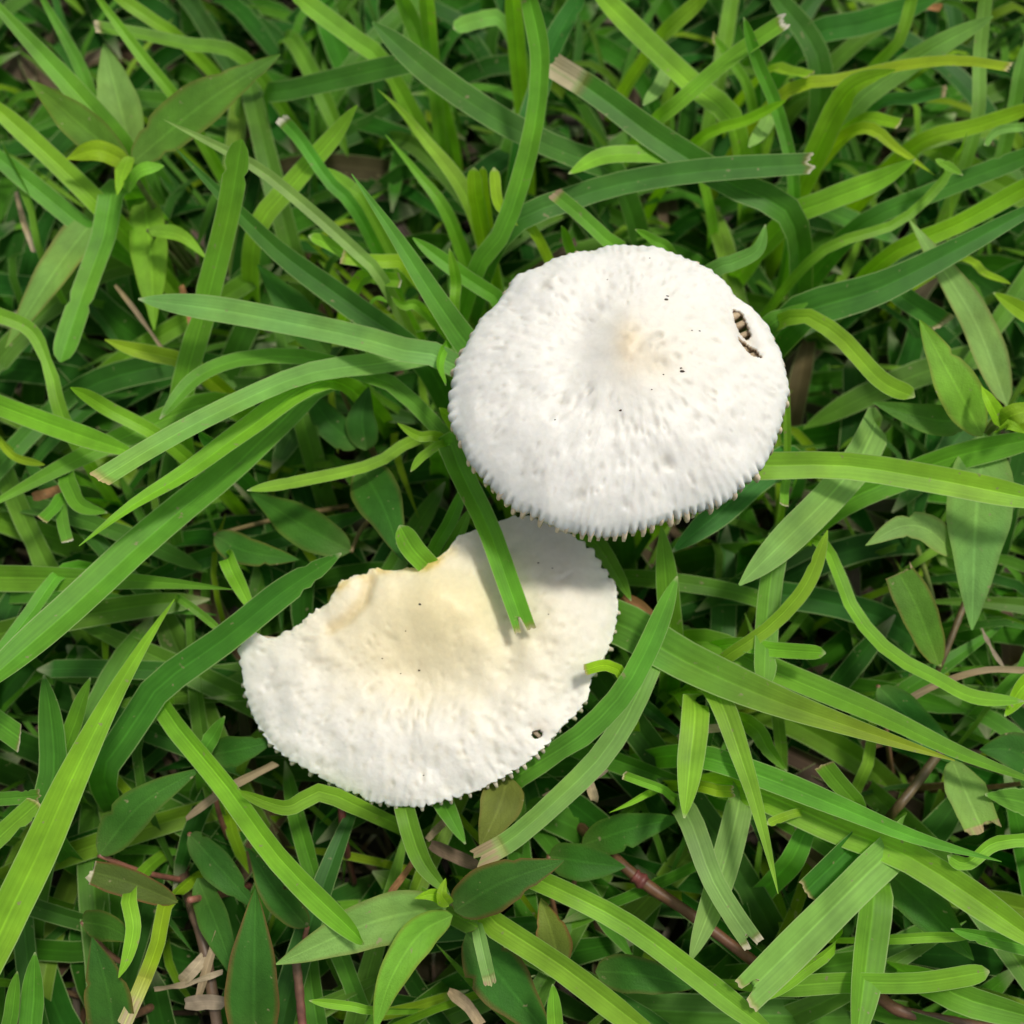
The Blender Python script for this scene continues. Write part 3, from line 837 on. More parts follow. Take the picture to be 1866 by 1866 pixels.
#@@BLADES
# ------------------------------------------------------------------ grass blades
# tip | colour | width px | heights of base and tip in cm | pixels from base to tip | options | label
# tips: p pointed, m tapering, r blunt, c clipped, t torn, s split
BLADES = """
r|g|47|1.8,5.6|330,745 375,560 415,400 441,254|fold=.22|broad upright green blade with blunt tip standing over several narrower crossing blades
p|p|23|3.0,4.8|700,515 640,450 540,362 455,298 298,218||slim pale blade passing behind the broad upright blade, its tip pointing at the star-shaped weed
p|d|48|2.4,4.4|770,655 640,555 514,462 411,362 320,270||deep green folded blade whose sharp tip ends beside the broad upright blade
m|p|46|3.7,4.0|835,668 740,640 640,612 430,570 252,545|fold=.2|glaucous blade lying nearly flat from the round cap to under the broad upright blade
p|g|50|2.4,5.0|236,300 219,262 120,147 0,17 -70,-70||long green blade rising out of the star-shaped weed with fold along its middle
p|g|26|2.2,4.4|178,205 140,110 79,0 60,-50||narrow green blade beside the long blade that rises from the star-shaped weed
p|b|24|2.4,4.8|335,200 267,113 182,0 150,-50||slim bright blade running past the pale leaf of the star-shaped weed
m|b|26|2.2,3.8|330,75 298,51 223,0 180,-30||short bright blade end above a clipped blade at the weed's large dark leaf
m|b|38|2.2,4.2|205,400 178,370 90,285 0,203 -40,170||bright yellow-green blade folded lengthwise, ending under the star-shaped weed
m|g|38|1.8,3.6|190,440 165,425 80,355 0,290 -40,255||mid green blade running under the star-shaped weed next to a brighter one
r|g|44|2.6,2.2|215,340 190,430 150,540 110,660|fold=.15|shaded dark stalk-like blade hanging below the heart of the star-shaped weed
m|b|38|2.6,4.6|700,120 640,69 549,0 510,-40||bright blade folded at the knee above the deep green spoon-tipped blade
c|g|29|2.2,3.4|440,105 340,82 250,62 172,50|dry=.3|horizontal green blade clipped to a pale dry end above the weed's large leaf
r|d|38|1.6,3.6|490,172 515,168 600,148 700,125 790,106|fold=.15|deep blue-green blade with spoon-like rounded tip and torn pale lower end
m|b|40|2.2,4.2|468,425 540,330 610,250 651,192||bright blade leaning up toward the spoon-tipped blade with translucent edges
t|g|26|2.6,4.0|650,385 600,330 550,258 512,215|dry=.35|narrow blade with whitish frayed tip standing beside the bright leaning blade
r|b|24|2.8,3.6|690,500 640,470 600,446 562,430||small fresh blade folded double among curls near the round cap
m|g|26|2.2,3.4|78,460 62,385 30,310 3,256|roll0=20,roll1=60|curling green blade with notched tip over a brown straw
r|b|28|2.4,3.6|118,765 97,690 62,607 0,575 -30,570||bright blade bending over sharply beside a dark hollow
m|y|32|2.0,3.0|352,668 300,650 240,636 191,619||yellow-lime blade tip poking out under the broad upright blade
m|g|40|2.8,6.4|872,490 915,430 948,340 976,225 986,105 966,0 955,-40|fold=.3,roll1=35|tall slender curved blade arching up past the round cap
m|d|52|2.4,4.4|1120,318 1069,295 973,254 887,206 784,134 678,40||long deep green blade crossing behind the tall slender curved blade
p|b|34|2.4,4.2|852,362 767,247 728,200 688,163||short bright green blade with blunt point aimed away from the three lobed tips
p|b|30|2.2,3.4|818,396 760,315 702,245||thin bright blade parallel to the short bright one near the three lobed tips
r|y|30|3.0,4.0|872,385 866,350 864,305|fold=.1|stubby lime blade with wavy lobed tip, widest of three side by side
r|y|16|3.0,4.0|888,382 883,345 880,303|fold=.1|narrowest of three stubby lime blades with lobed tips
r|y|22|3.0,4.1|978,430 940,400 908,370 900,305|fold=.1|lime blade with lobed tip bent from a rounded stub beside two others
p|g|66|3.2,5.6|880,670 846,622 790,540 720,430 641,317|fold=.32|large keeled blade tapering to a brownish needle tip, rooted at the round cap's edge
m|b|21|3.2,4.2|829,572 832,520 828,490 819,452|roll0=10|small wavy upright blade close to the round cap's edge
m|g|30|3.0,3.8|910,553 870,520 836,497 752,433||green blade passing behind the small wavy upright blade to the round cap
c|g|32|3.4,4.4|1135,465 1114,446 1059,394 1008,352|dry=.25|blade with papery bleached tip leaning out from behind the round cap
c|d|52|3.0,4.4|1440,396 1330,335 1200,255 1090,173 1003,118|dry=.95|deep green blade ending in a rolled straw-coloured dead tip
m|b|34|3.2,4.0|1265,292 1230,285 1110,283 1036,317|fold=.1|flat spear-shaped light green tip over the deep green blade with dead end
t|d|46|3.2,4.0|920,422 1059,357 1162,329 1300,310 1480,299|fold=.22|long teal blade lying across behind the round cap with frayed end
m|b|46|2.6,4.8|1335,225 1277,171 1179,79 1100,0 1060,-40||wide bright blade slanting over a tangle of green behind the round cap
m|d|44|2.2,4.4|955,260 985,160 1007,86 1055,0 1080,-40||blue-green blade rising behind the tall slender curved blade
m|b|32|2.2,4.6|945,120 940,60 934,0 930,-40||bright blade standing beside the tall slender curved blade
m|b|28|2.2,4.4|786,97 781,45 777,0 775,-40||bright narrow blade standing up above the spoon-tipped blade
m|g|34|2.2,4.0|770,90 750,40 732,0 720,-40||green blade leaning against the bright narrow blade above the spoon-tipped one
r|p|30|2.4,3.2|915,40 870,38 826,52|fold=.1|pale thumb-like blade tip nodding among upright blades
m|p|26|2.4,3.2|1218,128 1200,160 1172,192|fold=.15|pale glaucous blade tip hanging from under the wide bright blade
m|g|19|2.6,3.6|1042,462 1032,435 1023,411||tiny green tip just behind the round cap beside the bleached-tip blade
m|g|20|3.2,4.2|1225,468 1190,438 1157,418||small pale-edged tip peeping over the back of the round cap
c|y|29|3.0,3.4|735,482 690,478 622,468|fold=.1|flat lime blade piece behind the large keeled blade with folded end
c|b|30|2.6,3.2|660,508 700,508 732,511|fold=.5|clipped folded green scrap with sharp pale edge beside the large keeled blade
m|b|14|2.6,3.4|672,585 675,560 688,545 706,552|roll0=40|thin curled ribbon of green hooking over beside the large keeled blade
m|b|19|2.8,3.4|768,562 735,556 713,540|roll0=30|small cupped leaf curl below the flat lime piece
m|b|28|2.4,3.2|664,370 640,345 613,322 590,305||bright short blade tucked behind the brownish needle tip
t|b|33|2.6,5.0|1188,232 1226,199 1329,110 1434,38|dry=.4|bright blade slanting up to a comb-like frayed brown tip
m|g|23|2.4,5.2|1447,348 1418,206 1380,113 1355,31||slim green blade crossing over the bright blade with comb-like frayed tip
m|b|40|2.2,4.4|1198,82 1226,50 1280,0 1310,-40||broad bright blade end passing under the wide bright slanting blade
c|g|22|2.2,3.6|1366,175 1325,103 1297,68|dry=.35|green blade with tan clipped tip crossing under the comb-tipped blade
m|y|22|2.4,3.8|1274,256 1363,219 1433,183||thin lime blade reaching past the slim green upright blade
m|p|27|2.4,3.2|1406,212 1388,240 1364,268|fold=.15|pale drooping tip beneath the thin lime blade
t|y|28|2.4,3.4|1400,133 1440,133 1476,140|dry=.2|short yellow-green blade ending in a bleached hooked tear
t|y|29|2.8,4.6|1430,172 1535,147 1637,123 1740,113 1842,126|dry=.25|long yellow-green blade arched to a torn white-and-brown end
m|y|46|2.6,4.6|1497,258 1525,200 1560,158 1632,128|fold=.5|wide lime blade curling over with a rolled crest
m|p|42|2.2,4.4|1555,195 1637,130 1706,86 1810,30|fold=.2|pale silvery-green blade slanting behind the thin vertical blade
m|p|25|2.4,5.0|1777,238 1785,103 1795,0 1800,-50|fold=.15|thin silvery vertical blade crossing over the pale slanting one
c|y|31|2.4,3.2|1566,222 1600,220 1640,227|fold=.15|stubby lime blade with nibbled end beneath the curling lime blade
m|y|34|2.2,4.0|1670,266 1775,233 1866,203 1920,185||lime blade running under the thin silvery vertical blade
r|p|16|3.0,3.8|1900,236 1866,232 1818,238 1793,264|roll1=30|pale curled tip drooping like a hook over the lime blade
p|y|38|2.8,3.4|1566,237 1637,274 1704,320|fold=.3|lime blade folding down to a sharp corner
m|b|44|2.4,4.0|1437,402 1500,370 1603,329 1669,290|fold=.35|bright keeled blade rising to meet the folded lime corner
m|b|19|2.4,4.2|1497,458 1637,405 1723,322 1712,296 1755,320||long thin green blade that loops over at its tip
m|b|14|2.6,3.8|1737,304 1750,270 1762,240||tiny upright sliver crossing the looped tip
p|d|70|2.6,4.6|1440,590 1483,562 1603,525 1740,456 1866,388 1990,325|fold=.22|very broad dark green blade lying near the yellow-hearted weed
m|y|34|2.2,4.2|1620,466 1740,412 1866,343 1930,310||lime-lit blade lying along the upper side of the very broad dark blade
m|d|38|2.2,3.8|1566,414 1706,350 1857,291 1930,260||dull green blade beyond the lime-lit one
m|p|31|3.4,4.4|1290,500 1330,482 1380,456 1395,409|fold=.25|pale blade hooking upward from behind the round cap's edge
r|b|34|3.2,4.4|1438,580 1517,604 1603,692 1667,724|fold=.25|bright blade arching out from behind the round cap to a blunt tip
m|g|46|2.6,3.2|1395,602 1430,578 1472,552|fold=.2|short wide green blade wedged between the round cap and a broad dark blade
c|d|46|2.0,2.6|1600,522 1660,555 1722,592|dry=.2|shaded dark blade with clipped end under the very broad blade
m|y|36|2.2,3.2|1900,590 1866,570 1810,533||lime blade tip coming in beside a hollow near the yellow-hearted weed
m|y|19|2.2,3.0|1752,474 1795,500 1842,518||thin lime sliver beside the hairy upper leaf of the yellow-hearted weed
m|d|50|1.8,3.4|1470,72 1569,45 1655,17 1730,-20||wide dusky blade slanting behind the pale silvery blade
m|b|21|2.2,4.0|1600,115 1637,79 1661,0 1668,-40||slender bright blade bending upward above the curling lime blade
m|d|42|1.8,3.4|1495,140 1473,69 1418,0 1390,-40||dark blade crossing behind the bleached hooked tear
c|d|31|2.0,2.8|1600,192 1660,182 1725,168|dry=.25|dark blade with buff withered end under the curling lime blade
m|p|30|2.2,3.6|1845,196 1856,140 1875,60||silvery blade edge-on beside the torn white-and-brown end
c|p|43|2.6,5.2|820,650 700,662 566,680 446,728 309,798 180,876|fold=.2,dry=.14|glossy pale blade with whitish clipped end lying over the other blades
m|g|62|2.2,4.4|600,690 514,767 412,863 319,939 240,1007 137,1103 0,1222 -60,1280|fold=.25|very long broad blade crossing over a flat horizontal one
p|b|44|3.2,4.6|592,694 446,786 343,860 240,922 144,995|fold=.35|folded yellow-green blade with reddish-tinged point next to a much longer blade
m|b|29|2.4,4.0|300,802 206,750 160,722 128,706||fresh bright blade tip poking up beside the glossy pale clipped blade
m|b|40|2.8,3.4|-40,728 0,740 103,778 250,828|fold=.35|bright folded blade sliding under the glossy pale clipped blade's end
p|g|46|2.0,2.8|395,735 257,784 137,839 0,911 -50,940|fold=.25|dull green blade under the fresh bright tip
p|g|50|1.8,2.6|-40,1050 0,1052 171,1055 309,1062 425,1074|fold=.25|flat horizontal green blade with pale midrib crossed by a very long broad blade
m|d|54|1.8,3.3|190,1402 240,1327 291,1250 412,1162 514,1080 622,1008|fold=.3|dark keeled blade with white-rimmed scoop tip pointing past the broken cap's corner
m|g|32|2.2,2.8|125,865 132,895 150,922 196,934|roll0=30,roll1=-10|cupped green scrap curling near the reddish-tinged point
c|g|26|2.0,2.4|118,905 114,945 124,988|fold=.1|short clipped green stub with brown lower end
c|g|24|2.0,2.6|122,905 100,925 76,948|fold=.1|small green stub splayed from the brown-ended one
m|b|23|2.4,3.2|765,800 682,846 549,877 450,894||narrow light blade pointing back from the round cap toward the folded yellow-green blade
m|g|30|2.8,3.2|825,815 784,767 716,702 640,675 549,651 446,654 360,688 291,764|fold=.3|slender blade arching like a bow from the round cap over the glossy clipped blade
m|y|15|2.2,2.6|0,800 27,832 82,847||yellowish grass stalk curving over the dull green blade
m|d|30|2.4,3.2|395,820 376,800 361,784||small dark blade tip between two long blades
m|b|30|2.4,2.2|415,1020 440,1075 465,1122||bright blade slipping under the dark keeled scoop-tipped blade
m|g|15|2.0,2.2|326,1090 370,1122 412,1158||thin round green stem running under the scoop-tipped blade
m|g|27|2.0,2.8|122,1038 62,1110 0,1192 -30,1230||narrow green blade under the very long broad blade
p|b|66|2.6,4.0|-60,1840 0,1700 70,1555 130,1420 200,1280 268,1165 318,1092|fold=.3|long bright blade with strong fold sweeping up to the scoop-tipped blade
s|g|47|4.0,3.35|820,810 840,862 887,956 922,1052 957,1150|fold=.3,dry=.1|green blade with notched brown-edged tip lying over the broken cap
r|b|40|2.4,3.9|800,1055 788,1038 752,1000 728,957|fold=.3|stubby bright blade standing in the notch of the broken cap's torn edge
m|b|20|3.2,3.8|810,803 764,795 724,771||small bright tip beside the round cap's edge above a thin curved one
m|b|17|3.2,3.8|822,811 774,829 748,860||thin folded tip curving down from under the round cap's edge
m|b|24|3.4,4.2|828,775 812,755 800,743|fold=.2|tiny light tip wedged against the round cap's edge
m|b|22|3.6,4.4|840,620 815,625 800,665 812,703|roll0=30,roll1=60|curled pink-edged leaf scrap by the round cap
m|g|26|2.0,3.2|785,1015 820,950 848,880||shaded narrow blade in the gap between the two caps
m|g|26|1.8,2.9|805,1040 830,985 858,925||second shaded blade in the gap, lower and nearer the broken cap
m|g|32|2.0,2.4|1080,985 1120,1042 1150,1095|fold=.3|green blade bending down past the broken cap where it is shaded
m|g|42|1.8,3.6|935,1420 990,1384 1060,1338 1130,1268 1180,1180 1234,1050|fold=.3|blade rising from under the broken cap to a sharp upright tip
c|y|24|2.6,3.4|1140,1250 1128,1222 1103,1212 1064,1222|roll0=20,roll1=-20|small lime curl resting its tip on the broken cap's edge
m|g|46|1.4,3.4|1222,1170 1215,1080 1205,960|fold=.3|dark upright blade under the round cap's toothed edge
p|g|86|2.4,3.8|1110,1130 1250,1206 1400,1272 1560,1328 1740,1386|fold=.28,ytip=.7|widest keeled blade with yellowing point rooted beside the broken cap
p|g|46|2.0,3.0|1290,1170 1415,1226 1603,1305 1740,1370 1866,1418 1930,1440||long green blade running beneath the widest keeled blade's yellowing point
m|b|52|3.6,4.0|1330,850 1373,850 1535,848 1706,874 1866,906 1940,920|fold=.3|long bright horizontal blade with clear midrib coming from under the round cap
m|p|64|2.4,3.8|1595,770 1569,832 1511,904 1432,983 1347,1066|fold=.12|wide flat pale blade with bronze-edged tip passing under the long bright horizontal blade
m|b|28|2.4,3.8|1315,1202 1397,1145 1466,1069 1508,966||bright narrow blade arching up to the wide flat pale blade
m|b|28|2.4,3.0|1498,990 1552,1110 1620,1189 1706,1237 1775,1271 1866,1278||slender bright blade sweeping in a long curve to a pale tip
r|g|43|2.6,2.8|1413,985 1404,1060 1397,1127 1392,1252|fold=.2|vertical green blade with blunt lower end crossed by the bright narrow arching blade
r|b|27|2.4,3.2|1325,1175 1411,1184 1505,1190||small bright horizontal blade with round pale tip
m|g|52|2.2,3.8|1520,925 1665,860 1740,832 1866,803 1930,790|fold=.25|green blade running over the drooping leaf of the yellow-hearted weed
m|d|58|2.4,2.6|1440,840 1380,870 1312,932 1225,1005|fold=.25|shaded broad blade just below the round cap's toothed edge
c|b|19|2.8,3.4|1430,872 1429,895 1428,922||short cut stub hanging below the long bright horizontal blade
m|b|15|2.4,4.4|1433,835 1433,760 1430,680||thin upright sliver touching the round cap's side
m|b|47|1.8,3.4|296,1275 320,1320 412,1432 514,1569 640,1694 664,1720|fold=.3|long straight bright blade pointing at the star of lance leaves
m|d|50|1.6,2.8|88,1500 99,1397 92,1300 80,1230||blue-green blade standing behind the long bright sweeping blade
m|g|38|1.6,2.8|120,1385 140,1310 165,1235||dull green blade beside the blue-green standing blade
c|g|52|2.0,2.8|-40,1290 0,1319 38,1346|fold=.1,dry=.12|wide clipped blade end with ragged pale rim
t|g|26|1.8,2.6|-40,1458 0,1456 74,1450|dry=.12|narrow torn-ended blade above a brighter clipped one
c|b|40|2.0,2.8|-50,1580 0,1525 70,1462|dry=.1|bright clipped blade under the narrow torn-ended one
m|g|30|1.8,3.0|20,1900 24,1840 32,1770||upright pale green blade under the long bright sweeping blade's foot
m|g|42|1.6,2.8|62,1900 62,1820 64,1735||stout green blade at the foot of the long bright sweeping blade
m|b|27|2.0,2.6|238,1625 243,1690 232,1745 216,1782|roll0=50,roll1=10|curled bright leaf dangling by the red-stemmed weed
c|y|30|1.6,1.8|305,1645 290,1710 267,1775 225,1870|dry=.9|yellowing blade with long brown withered end by the dry straw
m|b|18|2.0,2.6|680,1840 640,1833 563,1823||thin bright blade tip below the pale lance leaf
r|b|36|2.2,3.0|650,1468 583,1442 530,1468 490,1462 437,1440|roll0=-20,roll1=50,fold=.2|twisted light green blade tucked under the broken cap's gills
m|g|36|1.6,2.4|372,1375 390,1340 410,1305||short green blade in the hollow beside the broken cap
m|b|54|2.0,3.2|880,1655 894,1675 1025,1761 1162,1866 1240,1920|fold=.3|thick bright blade with clear midrib leaving the star of lance leaves
m|b|43|2.0,3.0|975,1600 1127,1675 1253,1765 1363,1850 1420,1890|fold=.3|long yellow-green blade alongside the brown runner
t|p|44|2.6,2.6|1190,1195 1148,1295 1093,1380 1024,1449 939,1524 868,1566|fold=.25,dry=.55|curved pale blade with split tan torn end under the broken cap's rim
t|p|27|2.2,2.6|872,1690 882,1740 895,1795|dry=.3|short bleached stub with forked end by the star of lance leaves
m|b|30|1.8,3.0|1014,1900 1010,1850 1007,1793||pointed blade tip rising beside the thick bright blade
c|b|19|2.2,3.0|1214,1442 1175,1426 1135,1411|fold=.4,dry=.1|thin gutter-shaped blade with chewed white end
p|b|20|2.0,2.8|1185,1442 1150,1462 1110,1481||thin green sliver under the gutter-shaped blade
m|g|42|1.8,1.8|795,1440 822,1490 848,1538||shaded blade coming out below the broken cap's gills
m|g|40|2.0,1.8|735,1455 767,1562 820,1632||deep green blade running from the star of lance leaves to the broken cap's gills
p|b|44|2.6,3.4|1300,1255 1356,1397 1391,1517 1418,1629|fold=.35|sharp keeled bright blade pointing down between two blunt blades
m|b|54|2.6,3.2|1266,1285 1257,1397 1247,1491|fold=.2|blunt keel-tipped bright blade hanging over a clipped pale one
s|p|46|2.0,2.8|1250,1480 1295,1596 1335,1665 1376,1724|fold=.2,dry=.28|clipped pale blade with raised midrib and white notched end
m|p|50|1.8,2.2|1350,1440 1312,1603 1257,1752|fold=.2|pale green blade crossing under the clipped pale one
p|g|44|2.4,3.0|1270,1378 1397,1418 1535,1473 1672,1528 1825,1570|fold=.3|long tapering green blade with tiny pale hooked point
m|b|60|2.0,2.8|1360,1435 1535,1511 1672,1569 1866,1700 1930,1745|fold=.3|broad yellow-green blade running just under the long tapering green one
s|p|74|2.0,3.0|1640,1530 1569,1603 1466,1706 1355,1816|fold=.15,dry=.12|very wide pale blade with split clipped end and brown rim
c|d|64|1.8,2.4|1580,1512 1535,1559 1467,1625|fold=.2,dry=.14|downy dark blade with brown clipped end beside the very wide pale one
m|g|72|1.8,2.2|1590,1600 1580,1740 1562,1880 1555,1920|fold=.25|wide green blade hanging under the very wide pale blade
r|b|40|1.6,2.4|1415,1797 1535,1790 1672,1790 1803,1770|fold=.12|flat rounded light blade passing under a wide hanging blade
m|b|22|1.6,2.2|1615,1710 1700,1706 1778,1706||thin yellowish blade above the flat rounded light blade
m|g|34|1.6,2.4|1900,1735 1866,1723 1733,1692||green blade end meeting the thin yellowish one
m|b|27|1.8,2.2|1520,1722 1460,1770 1398,1822|roll0=20|bright curled blade tucked along the very wide pale blade's underside
r|b|28|2.2,2.8|1920,1535 1866,1528 1809,1537 1761,1572 1727,1558|roll0=-20,roll1=20|light green blade looping to a rounded pale-tipped end
c|g|40|2.0,2.8|1560,1470 1530,1430 1500,1392|fold=.15,dry=.08|upright cut-off green blade behind the long tapering one
r|b|15|2.2,2.8|1460,1479 1430,1488 1397,1502|fold=.3|tiny spoon-shaped green tip under the broad yellow-green blade
m|g|34|1.8,1.8|1368,1320 1400,1365 1434,1405||small green blade with specked tip beside the sharp keeled blade
t|y|24|2.0,2.4|1275,1432 1305,1440 1338,1442|fold=.4|torn lime scrap beside the blunt keel-tipped blade
m|g|46|1.4,2.0|1440,1570 1465,1520 1495,1470||dull green blade behind the downy dark clipped one
m|g|58|1.6,2.4|1700,1790 1760,1820 1866,1850 1930,1870||broad green blade running out under the flat rounded one
m|y|48|1.8,2.8|1900,1220 1860,1255 1830,1305||lime blade base behind the slender curve's pale tip
m|g|58|1.4,2.2|1930,1480 1866,1462 1795,1448||broad dull blade behind the torn brown weed leaf
"""


def opts(t):
    d = {}
    for kv in t.split(','):
        if '=' in kv:
            k, v = kv.split('=')
            d[k] = float(v)
    return d


nblade = 0
for line in BLADES.strip().splitlines():
    tip, col, wd, hh, pts, op, lab = line.split('|')
    P = [tuple(float(q) for q in t.split(',')) for t in pts.split()]
    h = tuple(float(q) for q in hh.split(','))
    kw = opts(op)
    kw.setdefault('roll0', rng.uniform(-14, 14))
    kw.setdefault('roll1', kw['roll0'] + rng.uniform(-12, 12))
    kw['fold'] = kw['fold'] * 1.3 if 'fold' in kw else rng.uniform(0.3, 0.5)
    o = leaf_obj('grass_leaf', P, h, float(wd), tip, col, M_GRASS, **kw)
    tag(o, lab, 'grass blade', 'grass blades of the lawn')
    nblade += 1

# ------------------------------------------------------------------ broad-leaved weeds
# each: label, heart pixel, heart height, stem colour, leaves (width, h0, h1, colour, red edge, tip, pixels)
WEEDS = [
    ('star-shaped broad-leaved weed with lime heart and one large dark raised leaf', (237, 308), 3.2, (0.14, 0.18, 0.05), [
        (66, 3.3, 3.9, 'g', .25, 'l', '237,303 150,230 51,144'), (88, 3.4, 4.2, 'g', .35, 'l', '240,298 370,190 511,99'),
        (78, 2.2, 3.0, 'p', .1, 'l', '240,280 215,180 189,79'), (34, 3.5, 3.9, 'y', .2, 'l', '236,285 222,320 213,356'),
        (24, 3.5, 4.0, 'b', 0, 'm', '232,345 255,312 299,302'), (74, 1.6, 1.8, 'b', .1, 'l', '262,355 275,470 281,602'),
        (72, 2.2, 2.0, 'p', .5, 'l', '205,360 110,480 10,634'), (30, 2.6, 3.0, 'b', 0, 'l', '270,420 330,430 380,475'),
        (40, 3.3, 3.6, 'y', .1, 'l', '237,300 180,275 118,290')]),
    ('dark glossy broad-leaved weed growing in the shade beside the round cap', (668, 800), 1.6, (0.16, 0.12, 0.05), [
        (90, 1.9, 3.0, 'd', .3, 'l', '655,845 699,925 734,1022'), (76, 1.6, 1.6, 'd', .2, 'l', '640,1005 549,956 455,897'),
        (66, 1.6, 2.6, 'd', .1, 'l', '600,650 540,570 469,482'), (56, 1.4, 1.6, 'd', .4, 'l', '390,975 450,1005 545,1020'),
        (60, 1.5, 2.2, 'd', .1, 'l', '668,820 660,760 672,705'), (60, 1.5, 2.0, 'd', .1, 'l', '655,815 600,770 560,710')]),
    ('yellow-hearted broad-leaved weed with a long drooping glaucous leaf', (1822, 768), 3.4, (0.16, 0.2, 0.05), [
        (80, 3.4, 4.2, 'b', .4, 'l', '1790,795 1740,700 1676,583'), (66, 2.6, 3.2, 'p', .4, 'l', '1835,740 1775,583 1690,450 1655,398'),
        (56, 3.0, 3.2, 'g', .1, 'l', '1770,765 1700,765 1590,733'), (32, 3.7, 4.2, 'y', 0, 'l', '1825,775 1805,735 1788,702'),
        (42, 3.7, 4.1, 'y', 0, 'l', '1818,770 1850,755 1905,742'), (26, 3.8, 4.3, 'y', 0, 'l', '1815,785 1838,775 1870,790'),
        (118, 3.0, 2.0, 'p', .15, 'l', '1795,790 1778,950 1771,1148'), (58, 2.4, 3.0, 'p', .3, 'l', '1740,1010 1690,965 1640,960 1577,994'),
        (66, 2.0, 2.6, 'g', .5, 'k', '1712,1215 1672,1110 1636,1040')]),
    ('red-stemmed weed with a torn reddish leaf in a hollow of dry straw', (346, 1640), 1.6, (0.22, 0.09, 0.06), [
        (74, 1.6, 2.2, 'd', .2, 'l', '180,1558 257,1466 365,1400'), (52, 1.6, 2.0, 'r', .8, 'k', '325,1645 240,1610 165,1588'),
        (64, 1.2, 1.4, 'd', .1, 'l', '345,1520 400,1580 470,1660'), (64, 1.0, 1.2, 'd', .1, 'l', '360,1600 400,1700 430,1790'),
        (58, 1.4, 1.8, 'd', .1, 'l', '385,1375 440,1365 500,1350')]),
    ('low weed leaf with crumbling brown edge beside the yellowing blade', (206, 1866), 1.2, (0.2, 0.1, 0.06), [
        (94, 1.4, 2.2, 'd', .5, 'l', '210,1900 195,1800 168,1708'), (60, 1.2, 1.6, 'd', .3, 'l', '150,1680 200,1690 250,1720')]),
    ('weed with an upright spear leaf edged in red beside the pale lance leaf', (463, 1880), 1.4, (0.24, 0.1, 0.06), [
        (104, 1.6, 2.8, 'd', .7, 'l', '463,1920 463,1780 466,1616'), (60, 1.2, 1.6, 'd', .4, 'l', '560,1690 500,1620 452,1545')]),
    ('star of lance leaves, a pale downy one and a dark red-edged one uppermost', (822, 1645), 2.4, (0.16, 0.2, 0.05), [
        (92, 2.5, 3.5, 'd', .6, 'l', '828,1660 910,1610 1028,1568'), (96, 2.2, 2.8, 'p', .35, 'l', '815,1652 680,1680 503,1757'),
        (68, 2.3, 2.6, 'b', .4, 'l', '825,1668 765,1702 712,1785 682,1880'), (26, 2.7, 3.0, 'y', 0, 'l', '822,1645 790,1630 755,1637'),
        (28, 2.7, 3.1, 'y', 0, 'l', '818,1650 805,1630 812,1600'), (104, 1.4, 1.6, 'd', .6, 'l', '850,1700 920,1790 1010,1900')]),
    ('weed with a bronzed dusty leaf in the shade beside the thick bright blade', (1030, 1780), 1.2, (0.2, 0.1, 0.05), [
        (66, 1.3, 1.8, 'o', .8, 'l', '1020,1760 1005,1700 985,1636'), (70, 1.2, 1.4, 'd', .3, 'l', '1085,1770 1160,1775 1270,1800'),
        (70, 1.0, 1.2, 'd', .1, 'l', '1000,1560 1060,1570 1140,1580'), (66, 1.0, 1.3, 'd', .1, 'l', '1060,1540 1150,1510 1240,1490')]),
    ('olive translucent weed leaf hanging under the broken cap', (905, 1420), 1.6, (0.18, 0.16, 0.06), [
        (78, 1.9, 2.1, 'o', .2, 'l', '925,1415 910,1470 875,1545')]),
    ('weed with torn brown-rimmed leaf and dark downy leaves under the crossing blades', (1730, 1430), 1.2, (0.22, 0.12, 0.06), [
        (74, 1.6, 2.0, 'p', .2, 'k', '1735,1385 1758,1440 1790,1510'), (78, 1.2, 1.4, 'd', .1, 'l', '1610,1580 1690,1655 1775,1750'),
        (92, 1.4, 1.8, 'd', .2, 'l', '1910,1420 1850,1370 1785,1365'), (66, 1.2, 1.4, 'd', .1, 'l', '1600,1250 1680,1330 1760,1400')]),
]
for lab, (hx, hy), hz, scol, leaves in WEEDS:
    p = at(hx, hy, hz)
    e = empty('broadleaf_weed', (p[0], p[1], GZ))
    tag(e, lab, 'weed', 'broad-leaved weeds in the lawn')
    for wd, h0, h1_, col, red, tip, pts in leaves:
        P = [tuple(float(q) for q in t.split(',')) for t in pts.split()]
        leaf_obj('leaf', P, (h0, h1_), wd, tip, np.array(PAL[col]) * {'d': 0.72, 'g': 0.68}.get(col, 0.9), M_WEED, e, cols=9, root=False, n=22, red=red, fold=rng.uniform(0.14, 0.3),
                 arch=rng.uniform(0.1, 0.3), wave=rng.uniform(0.0, 0.03), roll0=rng.uniform(-10, 10), roll1=rng.uniform(-12, 12))
        q = at(P[0][0], P[0][1], h0)
        if np.linalg.norm(q - p) > 1.2:      # a leaf set lower on the plant: its own side shoot
            tube('shoot', [np.array([p[0] + 0.2, p[1] + 0.25, GZ]), np.array([q[0], q[1], 0]) * 0.6 + np.array([p[0], p[1], 0]) * 0.4 + np.array([0, 0, q[2] - 1.2]), q], 0.07, 0.045, scol, M_STEM, e)
    tube('stem', [np.array([p[0] + 0.3, p[1] + 0.4, GZ - 0.05]), np.array([p[0] + 0.12, p[1] + 0.15, (hz + GZ) * 0.5]), p + np.array([0, 0, 0.02])], 0.10, 0.06, scol, M_STEM, e)

